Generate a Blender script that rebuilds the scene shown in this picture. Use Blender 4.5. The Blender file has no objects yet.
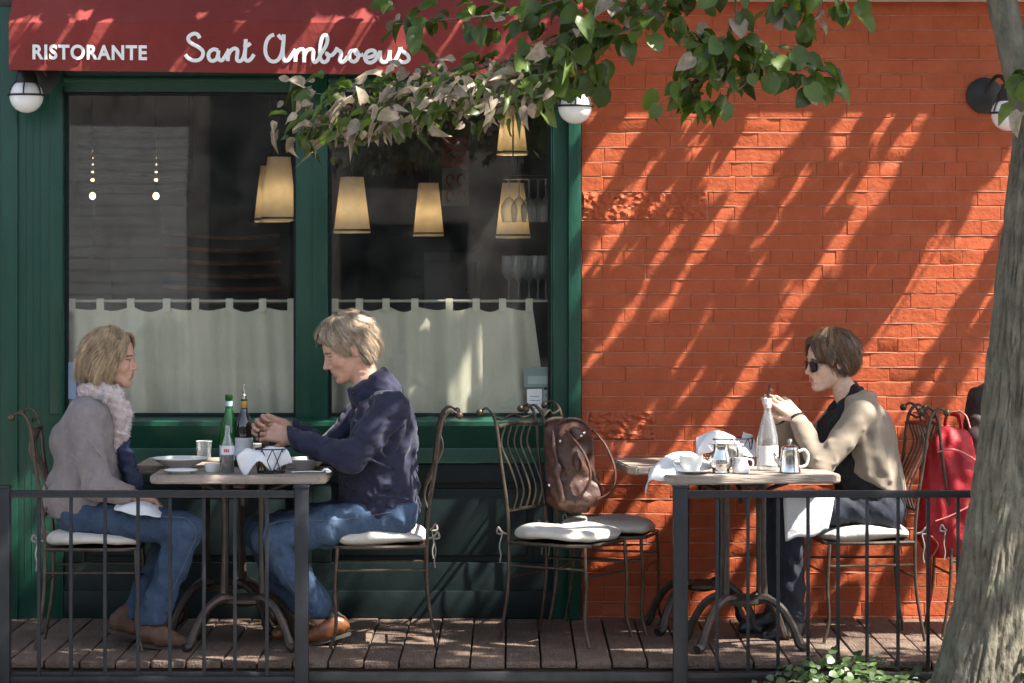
import bpy, bmesh, math, random
import numpy as np
from mathutils import Vector, Matrix, Quaternion

random.seed(7)
RNG = np.random.default_rng(11)
SC = bpy.context.scene
COL = SC.collection
PI = math.pi
R = math.radians

# ------------------------------------------------------------------ camera model
# world: X right, Y into the picture (wall plane Y = 0), Z up (deck top Z = 0)
CAM_Y, CAM_Z, FPX, CX, HY = -13.07, 1.7, 2784.0, 512.0, 256.0


def at(px, py, Y):
    """point at depth Y seen at a pixel of the photograph"""
    s = (Y - CAM_Y) / FPX
    return Vector(((px - CX) * s, Y, CAM_Z - (py - HY) * s))


def X_(px, Y=0.0):
    return (px - CX) * (Y - CAM_Y) / FPX


def Z_(py, Y=0.0):
    return CAM_Z - (py - HY) * (Y - CAM_Y) / FPX


# ------------------------------------------------------------------ materials
def nd(t, kind, x=0, y=0, **kw):
    n = t.nodes.new(kind)
    n.location = (x, y)
    for k, v in kw.items():
        setattr(n, k, v)
    return n


def pbr(name, col, rough=0.6, metal=0.0, var=0.2, vscale=6.0, bump=0.0, bscale=60.0, spec=0.5,
        col2=None, stretch=(1, 1, 1), island=0.0, sheen=0.0, sss=0.0, coat=0.0, transl=0.0,
        detail=6.0, bump2=0.0, b2scale=8.0, dirt=None, dscale=3.0, damt=0.5, transmission=0.0, alpha=1.0,
        rvar=0.12):
    m = bpy.data.materials.new(name)
    m.use_nodes = True
    t = m.node_tree
    t.nodes.clear()
    out = nd(t, 'ShaderNodeOutputMaterial', 900, 0)
    b = nd(t, 'ShaderNodeBsdfPrincipled', 500, 0)
    b.inputs['Roughness'].default_value = rough
    b.inputs['Metallic'].default_value = metal
    b.inputs['Specular IOR Level'].default_value = spec
    b.inputs['Sheen Weight'].default_value = sheen
    b.inputs['Coat Weight'].default_value = coat
    b.inputs['Transmission Weight'].default_value = transmission
    b.inputs['Alpha'].default_value = alpha
    if sss:
        b.inputs['Subsurface Weight'].default_value = sss
        b.inputs['Subsurface Radius'].default_value = (0.012, 0.005, 0.003)
        b.inputs['Subsurface Scale'].default_value = 0.6
    tc = nd(t, 'ShaderNodeTexCoord', -900, 0)
    mp = nd(t, 'ShaderNodeMapping', -720, 0)
    mp.inputs['Scale'].default_value = stretch
    t.links.new(tc.outputs['Object'], mp.inputs['Vector'])
    c1 = col
    c2 = col2 if col2 else tuple(max(0.0, c * (1 - var * 1.6)) for c in col)
    nz = nd(t, 'ShaderNodeTexNoise', -520, 100)
    nz.inputs['Scale'].default_value = vscale
    nz.inputs['Detail'].default_value = detail
    nz.inputs['Roughness'].default_value = 0.65
    t.links.new(mp.outputs[0], nz.inputs['Vector'])
    rp = nd(t, 'ShaderNodeValToRGB', -320, 100)
    rp.color_ramp.elements[0].position = 0.3
    rp.color_ramp.elements[1].position = 0.7
    rp.color_ramp.elements[0].color = (*c2, 1)
    rp.color_ramp.elements[1].color = (*c1, 1)
    t.links.new(nz.outputs[0], rp.inputs[0])
    colout = rp.outputs[0]
    if island:
        ge = nd(t, 'ShaderNodeNewGeometry', -520, -200)
        hs = nd(t, 'ShaderNodeHueSaturation', -40, 100)
        mr = nd(t, 'ShaderNodeMapRange', -320, -200)
        mr.inputs[3].default_value = 1 - island
        mr.inputs[4].default_value = 1 + island
        t.links.new(ge.outputs['Random Per Island'], mr.inputs[0])
        t.links.new(mr.outputs[0], hs.inputs['Value'])
        t.links.new(colout, hs.inputs['Color'])
        colout = hs.outputs[0]
    if dirt:
        n2 = nd(t, 'ShaderNodeTexNoise', -520, 350)
        n2.inputs['Scale'].default_value = dscale
        n2.inputs['Detail'].default_value = 8
        n2.inputs['Roughness'].default_value = 0.7
        t.links.new(tc.outputs['Object'], n2.inputs['Vector'])
        r2 = nd(t, 'ShaderNodeValToRGB', -320, 350)
        r2.color_ramp.elements[0].position = 0.48
        r2.color_ramp.elements[1].position = 0.68
        r2.color_ramp.elements[0].color = (0, 0, 0, 1)
        r2.color_ramp.elements[1].color = (damt, damt, damt, 1)
        t.links.new(n2.outputs[0], r2.inputs[0])
        mx = nd(t, 'ShaderNodeMix', 150, 250, data_type='RGBA')
        t.links.new(r2.outputs[0], mx.inputs[0])
        t.links.new(colout, mx.inputs[6])
        mx.inputs[7].default_value = (*dirt, 1)
        colout = mx.outputs[2]
    t.links.new(colout, b.inputs['Base Color'])
    if rvar:
        rr = nd(t, 'ShaderNodeMapRange', -100, -350)
        rr.inputs[3].default_value = max(0.02, rough - rvar)
        rr.inputs[4].default_value = min(1.0, rough + rvar)
        t.links.new(nz.outputs[0], rr.inputs[0])
        t.links.new(rr.outputs[0], b.inputs['Roughness'])
    last = None
    for amt, sc_ in ((bump, bscale), (bump2, b2scale)):
        if amt:
            n3 = nd(t, 'ShaderNodeTexNoise', -300, -500)
            n3.inputs['Scale'].default_value = sc_
            n3.inputs['Detail'].default_value = 5
            t.links.new(mp.outputs[0], n3.inputs['Vector'])
            bp = nd(t, 'ShaderNodeBump', 200, -400)
            bp.inputs['Strength'].default_value = min(1.0, amt)
            bp.inputs['Distance'].default_value = 0.35 / sc_
            t.links.new(n3.outputs[0], bp.inputs['Height'])
            if last:
                t.links.new(last.outputs[0], bp.inputs['Normal'])
            last = bp
    if last:
        t.links.new(last.outputs[0], b.inputs['Normal'])
    sh = b.outputs[0]
    if transl:
        tr = nd(t, 'ShaderNodeBsdfTranslucent', 500, -350)
        hs2 = nd(t, 'ShaderNodeHueSaturation', 300, -300)
        hs2.inputs['Value'].default_value = 1.25
        hs2.inputs['Saturation'].default_value = 1.1
        t.links.new(colout, hs2.inputs['Color'])
        t.links.new(hs2.outputs[0], tr.inputs['Color'])
        ms = nd(t, 'ShaderNodeMixShader', 720, 0)
        ms.inputs[0].default_value = transl
        t.links.new(b.outputs[0], ms.inputs[1])
        t.links.new(tr.outputs[0], ms.inputs[2])
        sh = ms.outputs[0]
    t.links.new(sh, out.inputs['Surface'])
    return m


def emis(name, col, strength, transl=False):
    m = bpy.data.materials.new(name)
    m.use_nodes = True
    t = m.node_tree
    t.nodes.clear()
    out = nd(t, 'ShaderNodeOutputMaterial', 600, 0)
    e = nd(t, 'ShaderNodeEmission', 0, 0)
    e.inputs[0].default_value = (*col, 1)
    e.inputs[1].default_value = strength
    t.links.new(e.outputs[0], out.inputs[0])
    return m


def pane_mat(name, tint=(0.975, 0.975, 0.95), dirt=0.02):
    """window glass: Fresnel mirror over a tinted see-through sheet, a little dust"""
    m = bpy.data.materials.new(name)
    m.use_nodes = True
    t = m.node_tree
    t.nodes.clear()
    out = nd(t, 'ShaderNodeOutputMaterial', 900, 0)
    tr = nd(t, 'ShaderNodeBsdfTransparent', 0, 0)
    tr.inputs[0].default_value = (*tint, 1)
    gl = nd(t, 'ShaderNodeBsdfGlossy', 0, -150)
    gl.inputs['Roughness'].default_value = 0.01
    nz = nd(t, 'ShaderNodeTexNoise', -400, -300)
    nz.inputs['Scale'].default_value = 1.3
    nz.inputs['Detail'].default_value = 1
    tc = nd(t, 'ShaderNodeTexCoord', -600, -300)
    t.links.new(tc.outputs['Object'], nz.inputs['Vector'])
    bp = nd(t, 'ShaderNodeBump', -200, -300)
    bp.inputs['Strength'].default_value = 0.05
    bp.inputs['Distance'].default_value = 0.02
    t.links.new(nz.outputs[0], bp.inputs['Height'])
    t.links.new(bp.outputs[0], gl.inputs['Normal'])
    # Schlick's law, the same from both sides of each face
    ge = nd(t, 'ShaderNodeNewGeometry', -800, 200)
    dt = nd(t, 'ShaderNodeVectorMath', -640, 200, operation='DOT_PRODUCT')
    t.links.new(ge.outputs['Normal'], dt.inputs[0])
    t.links.new(ge.outputs['Incoming'], dt.inputs[1])
    ab = nd(t, 'ShaderNodeMath', -500, 200, operation='ABSOLUTE')
    t.links.new(dt.outputs['Value'], ab.inputs[0])
    su = nd(t, 'ShaderNodeMath', -380, 200, operation='SUBTRACT')
    su.inputs[0].default_value = 1.0
    t.links.new(ab.outputs[0], su.inputs[1])
    pw = nd(t, 'ShaderNodeMath', -240, 200, operation='POWER')
    pw.inputs[1].default_value = 5.0
    t.links.new(su.outputs[0], pw.inputs[0])
    mul = nd(t, 'ShaderNodeMath', 0, 200, operation='MULTIPLY_ADD')
    mul.inputs[1].default_value = 0.95
    mul.inputs[2].default_value = 0.075
    t.links.new(pw.outputs[0], mul.inputs[0])
    ms = nd(t, 'ShaderNodeMixShader', 300, 0)
    t.links.new(mul.outputs[0], ms.inputs[0])
    t.links.new(tr.outputs[0], ms.inputs[1])
    t.links.new(gl.outputs[0], ms.inputs[2])
    df = nd(t, 'ShaderNodeBsdfDiffuse', 300, -250)
    df.inputs[0].default_value = (0.5, 0.5, 0.45, 1)
    m2 = nd(t, 'ShaderNodeMixShader', 600, 0)
    n2 = nd(t, 'ShaderNodeTexNoise', 0, 400)
    n2.inputs['Scale'].default_value = 6
    n2.inputs['Detail'].default_value = 6
    t.links.new(tc.outputs['Object'], n2.inputs['Vector'])
    mr = nd(t, 'ShaderNodeMapRange', 300, 400)
    mr.inputs[1].default_value = 0.35
    mr.inputs[2].default_value = 0.8
    mr.inputs[3].default_value = 0.0
    mr.inputs[4].default_value = dirt * 2
    t.links.new(n2.outputs[0], mr.inputs[0])
    t.links.new(mr.outputs[0], m2.inputs[0])
    t.links.new(ms.outputs[0], m2.inputs[1])
    t.links.new(df.outputs[0], m2.inputs[2])
    t.links.new(m2.outputs[0], out.inputs[0])
    return m


def glass_mat(name, col=(1, 1, 1), rough=0.0, mixc=0.12, spec_boost=1.5):
    """thin-walled tableware glass: tinted see-through, mirror at the rim"""
    m = bpy.data.materials.new(name)
    m.use_nodes = True
    t = m.node_tree
    t.nodes.clear()
    out = nd(t, 'ShaderNodeOutputMaterial', 900, 0)
    tr = nd(t, 'ShaderNodeBsdfTransparent', 0, 0)
    tr.inputs[0].default_value = (*col, 1)
    gl = nd(t, 'ShaderNodeBsdfGlossy', 0, -150)
    gl.inputs['Roughness'].default_value = 0.03
    lw = nd(t, 'ShaderNodeLayerWeight', -200, 200)
    lw.inputs[0].default_value = 0.35
    mr = nd(t, 'ShaderNodeMapRange', 0, 200)
    mr.inputs[3].default_value = 0.05
    mr.inputs[4].default_value = 0.85
    t.links.new(lw.outputs['Facing'], mr.inputs[0])
    ms = nd(t, 'ShaderNodeMixShader', 300, 0)
    t.links.new(mr.outputs[0], ms.inputs[0])
    t.links.new(tr.outputs[0], ms.inputs[1])
    t.links.new(gl.outputs[0], ms.inputs[2])
    df = nd(t, 'ShaderNodeBsdfDiffuse', 300, -250)
    df.inputs[0].default_value = (*[min(1, c * 0.9) for c in col], 1)
    m2 = nd(t, 'ShaderNodeMixShader', 600, 0)
    m2.inputs[0].default_value = mixc
    t.links.new(ms.outputs[0], m2.inputs[1])
    t.links.new(df.outputs[0], m2.inputs[2])
    t.links.new(m2.outputs[0], out.inputs[0])
    return m


# ------------------------------------------------------------------ mesh building
class MB:
    def __init__(self):
        self.v, self.f = [], []

    def add(self, vs, fs):
        o = len(self.v)
        self.v += [tuple(p) for p in vs]
        self.f += [tuple(i + o for i in f) for f in fs]
        return self

    def box(self, lo, hi):
        x0, y0, z0 = lo
        x1, y1, z1 = hi
        v = [(x0, y0, z0), (x1, y0, z0), (x1, y1, z0), (x0, y1, z0), (x0, y0, z1), (x1, y0, z1), (x1, y1, z1), (x0, y1, z1)]
        return self.add(v, [(0, 3, 2, 1), (4, 5, 6, 7), (0, 1, 5, 4), (1, 2, 6, 5), (2, 3, 7, 6), (3, 0, 4, 7)])

    def cbox(self, lo, hi, c=0.004):
        """box with chamfered edges"""
        bm = bmesh.new()
        bmesh.ops.create_cube(bm, size=1)
        d = [hi[i] - lo[i] for i in range(3)]
        for v in bm.verts:
            v.co = Vector([(lo[i] + hi[i]) / 2 + v.co[i] * d[i] for i in range(3)])
        c = min(c, min(d) * 0.45)
        bmesh.ops.bevel(bm, geom=bm.edges[:], offset=c, segments=2, profile=0.6, affect='EDGES')
        bm.verts.index_update()
        self.add([v.co[:] for v in bm.verts], [[v.index for v in f.verts] for f in bm.faces])
        bm.free()
        return self

    def tube(self, pts, rad, n=8, cap=True, flat=1.0, up=None):
        pts = [Vector(p) for p in pts]
        if not hasattr(rad, '__len__'):
            rad = [rad] * len(pts)
        vs, fs = [], []
        t0 = (pts[1] - pts[0]).normalized()
        ref = Vector(up) if up is not None else (Vector((0, 0, 1)) if abs(t0.z) < 0.9 else Vector((0, 1, 0)))
        a = (ref - t0 * ref.dot(t0)).normalized()
        for i, p in enumerate(pts):
            if i == 0:
                t = t0
            elif i == len(pts) - 1:
                t = (pts[i] - pts[i - 1]).normalized()
            else:
                t = (pts[i + 1] - pts[i - 1]).normalized()
            a = (a - t * a.dot(t))
            if a.length < 1e-6:
                a = t.orthogonal()
            a.normalize()
            b = t.cross(a)
            for k in range(n):
                w = 2 * PI * k / n
                vs.append(p + (a * math.cos(w) + b * math.sin(w) * flat) * rad[i])
        for i in range(len(pts) - 1):
            for k in range(n):
                k2 = (k + 1) % n
                fs.append((i * n + k, i * n + k2, (i + 1) * n + k2, (i + 1) * n + k))
        if cap:
            fs.append(tuple(range(n))[::-1])
            fs.append(tuple((len(pts) - 1) * n + k for k in range(n)))
        return self.add(vs, fs)

    def lathe(self, prof, n=24, c=(0, 0, 0), sx=1, sy=1, close=False):
        vs, fs = [], []
        m = len(prof)
        for (r, z) in prof:
            for k in range(n):
                w = 2 * PI * k / n
                vs.append((c[0] + r * math.cos(w) * sx, c[1] + r * math.sin(w) * sy, c[2] + z))
        for i in range(m - 1):
            for k in range(n):
                k2 = (k + 1) % n
                fs.append((i * n + k, i * n + k2, (i + 1) * n + k2, (i + 1) * n + k))
        if prof[0][0] > 1e-5:
            fs.append(tuple(range(n))[::-1])
        if prof[-1][0] > 1e-5:
            fs.append(tuple((m - 1) * n + k for k in range(n)))
        return self.add(vs, fs)

    def sphere(self, c, r, n=12, s=(1, 1, 1)):
        prof = [(max(1e-6, r * math.sin(PI * i / n)), -r * math.cos(PI * i / n)) for i in range(n + 1)]
        o = len(self.v)
        self.lathe(prof, n * 2)
        for i in range(o, len(self.v)):
            x, y, z = self.v[i]
            self.v[i] = (c[0] + x * s[0], c[1] + y * s[1], c[2] + z * s[2])
        return self

    def prism(self, poly, z0, z1, axis='z'):
        n = len(poly)
        if axis == 'z':
            vs = [(x, y, z0) for x, y in poly] + [(x, y, z1) for x, y in poly]
        else:  # poly in (x, z), extruded along y
            vs = [(x, z0, y) for x, y in poly] + [(x, z1, y) for x, y in poly]
        fs = [tuple(range(n))[::-1], tuple(range(n, 2 * n))]
        for i in range(n):
            j = (i + 1) % n
            fs.append((i, j, n + j, n + i))
        return self.add(vs, fs)

    def grid(self, fn, nu, nv):
        vs = [fn(i / nu, j / nv) for j in range(nv + 1) for i in range(nu + 1)]
        fs = [(j * (nu + 1) + i, j * (nu + 1) + i + 1, (j + 1) * (nu + 1) + i + 1, (j + 1) * (nu + 1) + i)
              for j in range(nv) for i in range(nu)]
        return self.add(vs, fs)

    def build(self, name, mat, parent=None, smooth=True, loc=None, solid=0.0, angle=40, fix=True, subdiv=0):
        me = bpy.data.meshes.new(name)
        me.from_pydata([tuple(v) for v in self.v], [], self.f)
        if solid or fix:
            bm = bmesh.new()
            bm.from_mesh(me)
            if solid:
                bmesh.ops.recalc_face_normals(bm, faces=bm.faces[:])
                bmesh.ops.solidify(bm, geom=bm.faces[:], thickness=solid)
            if fix:
                bmesh.ops.recalc_face_normals(bm, faces=bm.faces[:])
            bm.to_mesh(me)
            bm.free()
        o = finish(name, me, mat, parent, smooth, angle)
        if loc is not None:
            o.location = loc
        return o


def finish(name, me, mat, parent=None, smooth=True, angle=40):
    for m in (mat if isinstance(mat, (list, tuple)) else [mat]):
        me.materials.append(m)
    if smooth:
        me.polygons.foreach_set('use_smooth', [True] * len(me.polygons))
        try:
            me.set_sharp_from_angle(angle=R(angle))
        except Exception:
            pass
    me.update()
    o = bpy.data.objects.new(name, me)
    COL.objects.link(o)
    if parent is not None:
        o.parent = parent
    return o


def np_obj(name, V, F, mat, parent=None, smooth=True, angle=180):
    me = bpy.data.meshes.new(name)
    me.from_pydata(V.tolist(), [], F.tolist() if hasattr(F, 'tolist') else F)
    return finish(name, me, mat, parent, smooth, angle)


def tag(o, label=None, cat=None, group=None, kind=None):
    if label:
        o['label'] = label
    if cat:
        o['category'] = cat
    if group:
        o['group'] = group
    if kind:
        o['kind'] = kind
    return o


def thing(name, label, cat, loc=(0, 0, 0), rotz=0.0, group=None):
    o = bpy.data.objects.new(name, None)
    o.empty_display_size = 0.1
    COL.objects.link(o)
    o.location = loc
    o.rotation_euler = (0, 0, rotz)
    return tag(o, label, cat, group)


def dup(root, loc, rotz=0.0, label=None, group=None):
    def cp(o, par):
        c = o.copy()
        COL.objects.link(c)
        if par is not None:
            c.parent = par
        for ch in list(o.children):
            cp(ch, c)
        return c
    r = cp(root, None)
    r.location = loc
    r.rotation_euler = (0, 0, rotz)
    if label:
        r['label'] = label
    if group:
        r['group'] = group
    return r


def spline(pts, n=8):
    """Catmull-Rom through the points"""
    P = [Vector(p) for p in pts]
    out = []
    for i in range(len(P) - 1):
        p0 = P[i - 1] if i > 0 else P[i] * 2 - P[i + 1]
        p1, p2 = P[i], P[i + 1]
        p3 = P[i + 2] if i + 2 < len(P) else P[i + 1] * 2 - P[i]
        for k in range(n):
            t = k / n
            out.append(0.5 * ((2 * p1) + (p2 - p0) * t + (2 * p0 - 5 * p1 + 4 * p2 - p3) * t * t
                              + (3 * p1 - p0 - 3 * p2 + p3) * t ** 3))
    out.append(P[-1])
    return out


# ------------------------------------------------------------------ smooth volumes (signed distance fields) -> one skin
def smin(a, b, k):
    if k <= 0:
        return np.minimum(a, b)
    h = np.clip(0.5 + 0.5 * (b - a) / k, 0, 1)
    return b * (1 - h) + a * h - k * h * (1 - h)


def axis_(lo, hi, h, fine):
    xs = [lo]
    while xs[-1] < hi:
        x = xs[-1]
        st = h
        for a, b, hf in fine:
            if a - st < x < b:
                st = min(st, hf)
        xs.append(x + st)
    return np.array(xs, dtype=np.float32)


class SDF:
    def __init__(self):
        self.ops = []

    def cap(self, a, b, ra, rb=None, k=0.02, op='u', sc=(1, 1, 1)):
        a = np.array(a, dtype=float)
        b = np.array(b, dtype=float)
        rb = ra if rb is None else rb
        sc = np.array(sc, dtype=float)
        A, B = a / sc, b / sc
        AB = B - A
        L2 = max(1e-12, AB.dot(AB))

        def f(x, y, z):
            px, py, pz = x / sc[0] - A[0], y / sc[1] - A[1], z / sc[2] - A[2]
            t = np.clip((px * AB[0] + py * AB[1] + pz * AB[2]) / L2, 0, 1)
            d = np.sqrt((px - t * AB[0]) ** 2 + (py - t * AB[1]) ** 2 + (pz - t * AB[2]) ** 2)
            return (d - (ra + (rb - ra) * t)) * sc.min()
        rm = max(ra, rb) * sc.max()
        self.ops.append((f, np.minimum(a, b) - rm, np.maximum(a, b) + rm, op, k))
        return self

    def chain(self, pts, k=0.02, op='u', sc=(1, 1, 1)):
        for (a, ra), (b, rb) in zip(pts[:-1], pts[1:]):
            self.cap(a, b, ra, rb, k, op, sc)
        return self

    def ell(self, c, r, M=None, k=0.02, op='u'):
        c = np.array(c, dtype=float)
        r = np.array(r, dtype=float)
        M = np.eye(3) if M is None else np.array(M)

        def f(x, y, z):
            dx, dy, dz = x - c[0], y - c[1], z - c[2]
            q = [(dx * M[0, i] + dy * M[1, i] + dz * M[2, i]) / r[i] for i in range(3)]
            k0 = np.sqrt(q[0] ** 2 + q[1] ** 2 + q[2] ** 2) + 1e-9
            k1 = np.sqrt((q[0] / r[0]) ** 2 + (q[1] / r[1]) ** 2 + (q[2] / r[2]) ** 2) + 1e-9
            return k0 * (k0 - 1) / k1
        ext = np.abs(M) @ r
        self.ops.append((f, c - ext, c + ext, op, k))
        return self

    def plane(self, p, n, k=0.006):
        """keep what lies behind the plane (against its normal)"""
        p = np.array(p, dtype=float)
        n = np.array(Vector(n).normalized(), dtype=float)

        def f(x, y, z):
            return (x - p[0]) * n[0] + (y - p[1]) * n[1] + (z - p[2]) * n[2]
        self.ops.append((f, None, None, 'i', k))
        return self

    def noise(self, amp, wl, seed=0, stretch=(1, 1, 1), n=7):
        rg = np.random.default_rng(seed)
        W = rg.normal(size=(n, 3))
        W = W / np.linalg.norm(W, axis=1)[:, None] * (2 * PI / wl) * rg.uniform(0.6, 1.7, size=(n, 1)) / np.array(stretch)
        ph = rg.uniform(0, 6.28, n)

        def f(x, y, z):
            s = 0
            for w, p in zip(W, ph):
                s = s + np.sin(w[0] * x + w[1] * y + w[2] * z + p)
            return s * (amp / math.sqrt(n))
        self.ops.append((f, None, None, 'd', 0))
        return self

    def _apply(self, F, d, op, k):
        if op == 'u':
            return smin(F, d, k)
        if op == 's':
            return -smin(-F, d, k)
        if op == 'i':
            return -smin(-F, -d, k)
        if op == 'd':
            return F + d

    def eval(self, P):
        F = np.full(len(P), 1.0)
        x, y, z = P[:, 0], P[:, 1], P[:, 2]
        for f, lo, hi, op, k in self.ops:
            F = self._apply(F, f(x, y, z), op, k)
        return F

    def mesh(self, h=0.008, fine=(), pad=0.03):
        los = np.min([o[1] for o in self.ops if o[3] == 'u'], axis=0) - pad
        his = np.max([o[2] for o in self.ops if o[3] == 'u'], axis=0) + pad
        ax = [axis_(los[i], his[i], h, [(c[i] - r, c[i] + r, hf) for c, r, hf in fine]) for i in range(3)]
        F = np.full([len(a) for a in ax], 1.0, dtype=np.float32)
        for f, lo, hi, op, k in self.ops:
            if lo is None:
                sl = tuple(slice(0, len(a)) for a in ax)
            else:
                mg = k + 3 * h
                sl = tuple(slice(max(0, int(np.searchsorted(ax[i], lo[i] - mg)) - 1),
                                 int(np.searchsorted(ax[i], hi[i] + mg)) + 1) for i in range(3))
            x = ax[0][sl[0]][:, None, None]
            y = ax[1][sl[1]][None, :, None]
            z = ax[2][sl[2]][None, None, :]
            F[sl] = self._apply(F[sl], f(x, y, z), op, k)
        return surface_nets(F, ax)


def surface_nets(F, ax):
    S = F < 0
    cnt = np.zeros([n - 1 for n in F.shape], dtype=np.int8)
    for dx in (0, 1):
        for dy in (0, 1):
            for dz in (0, 1):
                cnt += S[dx:F.shape[0] - 1 + dx, dy:F.shape[1] - 1 + dy, dz:F.shape[2] - 1 + dz]
    act = (cnt > 0) & (cnt < 8)
    I = np.argwhere(act)
    idx = -np.ones(act.shape, dtype=np.int64)
    idx[act] = np.arange(len(I))
    acc = np.zeros((len(I), 3))
    num = np.zeros(len(I))
    corners = [(a, b, c) for a in (0, 1) for b in (0, 1) for c in (0, 1)]
    val = {c: F[I[:, 0] + c[0], I[:, 1] + c[1], I[:, 2] + c[2]] for c in corners}
    pos = {c: np.stack([ax[i][I[:, i] + c[i]] for i in range(3)], 1) for c in corners}
    for c in corners:
        for a in range(3):
            if c[a] == 0:
                e = list(c)
                e[a] = 1
                e = tuple(e)
                v0, v1 = val[c], val[e]
                m = (v0 < 0) != (v1 < 0)
                t = np.where(m, v0 / np.where(m, v0 - v1, 1), 0)
                p = pos[c] + (pos[e] - pos[c]) * t[:, None]
                acc += np.where(m[:, None], p, 0)
                num += m
    V = acc / num[:, None]
    faces = []
    for a in range(3):
        b, c = (a + 1) % 3, (a + 2) % 3
        n = list(F.shape)
        sl0 = [slice(None)] * 3
        sl1 = [slice(None)] * 3
        sl0[a] = slice(0, n[a] - 1)
        sl1[a] = slice(1, n[a])
        s0, s1 = S[tuple(sl0)], S[tuple(sl1)]
        E = np.argwhere(s0 != s1)
        ok = (E[:, b] > 0) & (E[:, c] > 0) & (E[:, b] < n[b] - 1) & (E[:, c] < n[c] - 1)
        E = E[ok]
        flip = s0[E[:, 0], E[:, 1], E[:, 2]]
        q = []
        for db, dc in ((0, 0), (-1, 0), (-1, -1), (0, -1)):
            J = E.copy()
            J[:, b] += db
            J[:, c] += dc
            q.append(idx[J[:, 0], J[:, 1], J[:, 2]])
        Q = np.stack(q, 1)
        Q[~flip] = Q[~flip][:, ::-1]
        faces.append(Q)
    Fc = np.concatenate(faces)
    Fc = Fc[(Fc >= 0).all(1)][:, ::-1]
    # one relaxing pass keeps the skin smooth
    for _ in range(1):
        s = np.zeros_like(V)
        n_ = np.zeros(len(V))
        for i in range(4):
            np.add.at(s, Fc[:, i], V[Fc[:, (i + 1) % 4]])
            np.add.at(n_, Fc[:, i], 1)
        V = np.where(n_[:, None] > 0, 0.6 * V + 0.4 * s / np.maximum(n_, 1)[:, None], V)
    return V, Fc


def sdf_obj(name, s, mat, parent, h=0.008, fine=(), assign=None):
    V, F = s.mesh(h, fine)
    if parent is not None:
        off = np.array(parent.matrix_world.translation if parent.parent else parent.location)
        V = V - off
    o = np_obj(name, V, F, mat, parent)
    # normals outward
    bm = bmesh.new()
    bm.from_mesh(o.data)
    bmesh.ops.recalc_face_normals(bm, faces=bm.faces[:])
    bm.to_mesh(o.data)
    bm.free()
    if assign is not None:
        C = np.array([p.center[:] for p in o.data.polygons]) + (off if parent is not None else 0)
        o.data.polygons.foreach_set('material_index', assign(C).astype(np.int32))
    return o
# ------------------------------------------------------------------ sun, sky, camera
L = Vector((-0.53, 0.225, -0.815)).normalized()           # the way sunlight travels
w = bpy.data.worlds.new('World')
SC.world = w
w.use_nodes = True
wt = w.node_tree
bg = wt.nodes['Background']
sky = nd(wt, 'ShaderNodeTexSky', -300, 0)
sky.sky_type = 'NISHITA'
sky.sun_disc = False
sky.sun_elevation = math.asin(-L.z)
sky.sun_rotation = math.atan2(-L.x, -L.y)
hs_ = nd(wt, 'ShaderNodeHueSaturation', -120, 0)
hs_.inputs['Saturation'].default_value = 0.6
wt.links.new(sky.outputs[0], hs_.inputs['Color'])
wt.links.new(hs_.outputs[0], bg.inputs[0])
bg.inputs[1].default_value = 0.10
sd = bpy.data.lights.new('sun', 'SUN')
sd.energy = 5.0
sd.angle = R(0.5)
sd.color = (1.0, 0.95, 0.86)
so = bpy.data.objects.new('sun', sd)
so.rotation_euler = L.to_track_quat('-Z', 'Y').to_euler()
so.location = (6, -6, 12)
COL.objects.link(so)

cd = bpy.data.cameras.new('camera')
cd.sensor_width = 36
cd.lens = FPX * 36 / 1024
cd.shift_y = -85.5 / 1024
cd.clip_end = 500
cd.dof.use_dof = True
cd.dof.focus_distance = 12.2
cd.dof.aperture_fstop = 9.0
co = bpy.data.objects.new('camera', cd)
co.location = (0, CAM_Y, CAM_Z)
co.rotation_euler = (PI / 2, 0, 0)
COL.objects.link(co)
SC.camera = co
SC.view_settings.view_transform = 'Standard'
SC.view_settings.look = 'None'
SC.view_settings.exposure = 1.95
SC.view_settings.gamma = 1
SC.view_settings.use_curve_mapping = False
SC.cycles.use_denoising = True
SC.cycles.adaptive_threshold = 0.02
SC.cycles.max_bounces = 8
SC.cycles.transparent_max_bounces = 24
SC.cycles.sample_clamp_indirect = 6
SC.cycles.caustics_refractive = False
SC.cycles.caustics_reflective = False

# ------------------------------------------------------------------ materials
M = {}
M['concrete'] = pbr('sidewalk concrete', (0.38, 0.36, 0.33), 0.9, var=0.25, vscale=5, bump=0.3, bscale=90, dirt=(0.1, 0.09, 0.08), dscale=1.5)
M['asphalt'] = pbr('asphalt', (0.055, 0.053, 0.05), 0.9, var=0.3, vscale=30, bump=0.5, bscale=150)
M['soil'] = pbr('soil', (0.05, 0.035, 0.022), 0.95, var=0.4, vscale=20, bump=0.6, bscale=40)
M['board'] = pbr('deck board', (0.135, 0.086, 0.060), 0.75, var=0.35, vscale=5, stretch=(9, 1, 9), bump=0.5, bscale=14, island=0.28,
                 dirt=(0.21, 0.165, 0.13), dscale=4, damt=0.5)
M['fascia'] = pbr('deck fascia', (0.09, 0.055, 0.04), 0.8, var=0.4, vscale=5, stretch=(1, 9, 9), bump=0.4, bscale=20)
M['steel'] = pbr('edge steel', (0.055, 0.055, 0.058), 0.5, 0.5, var=0.3, vscale=20, bump=0.1)
M['brick'] = pbr('painted brick', (0.41, 0.083, 0.029), 0.55, var=0.10, vscale=9, bump=0.4, bscale=90, bump2=0.3, b2scale=22,
                 island=0.05, dirt=(0.48, 0.135, 0.062), dscale=7, damt=0.4, spec=0.25)
M['ledge'] = pbr('stone ledge', (0.62, 0.60, 0.55), 0.8, var=0.15, vscale=5, bump=0.2, bscale=60)
M['stone'] = pbr('grey stone', (0.09, 0.085, 0.08), 0.85, var=0.4, vscale=9, bump=0.5, bscale=40)
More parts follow.
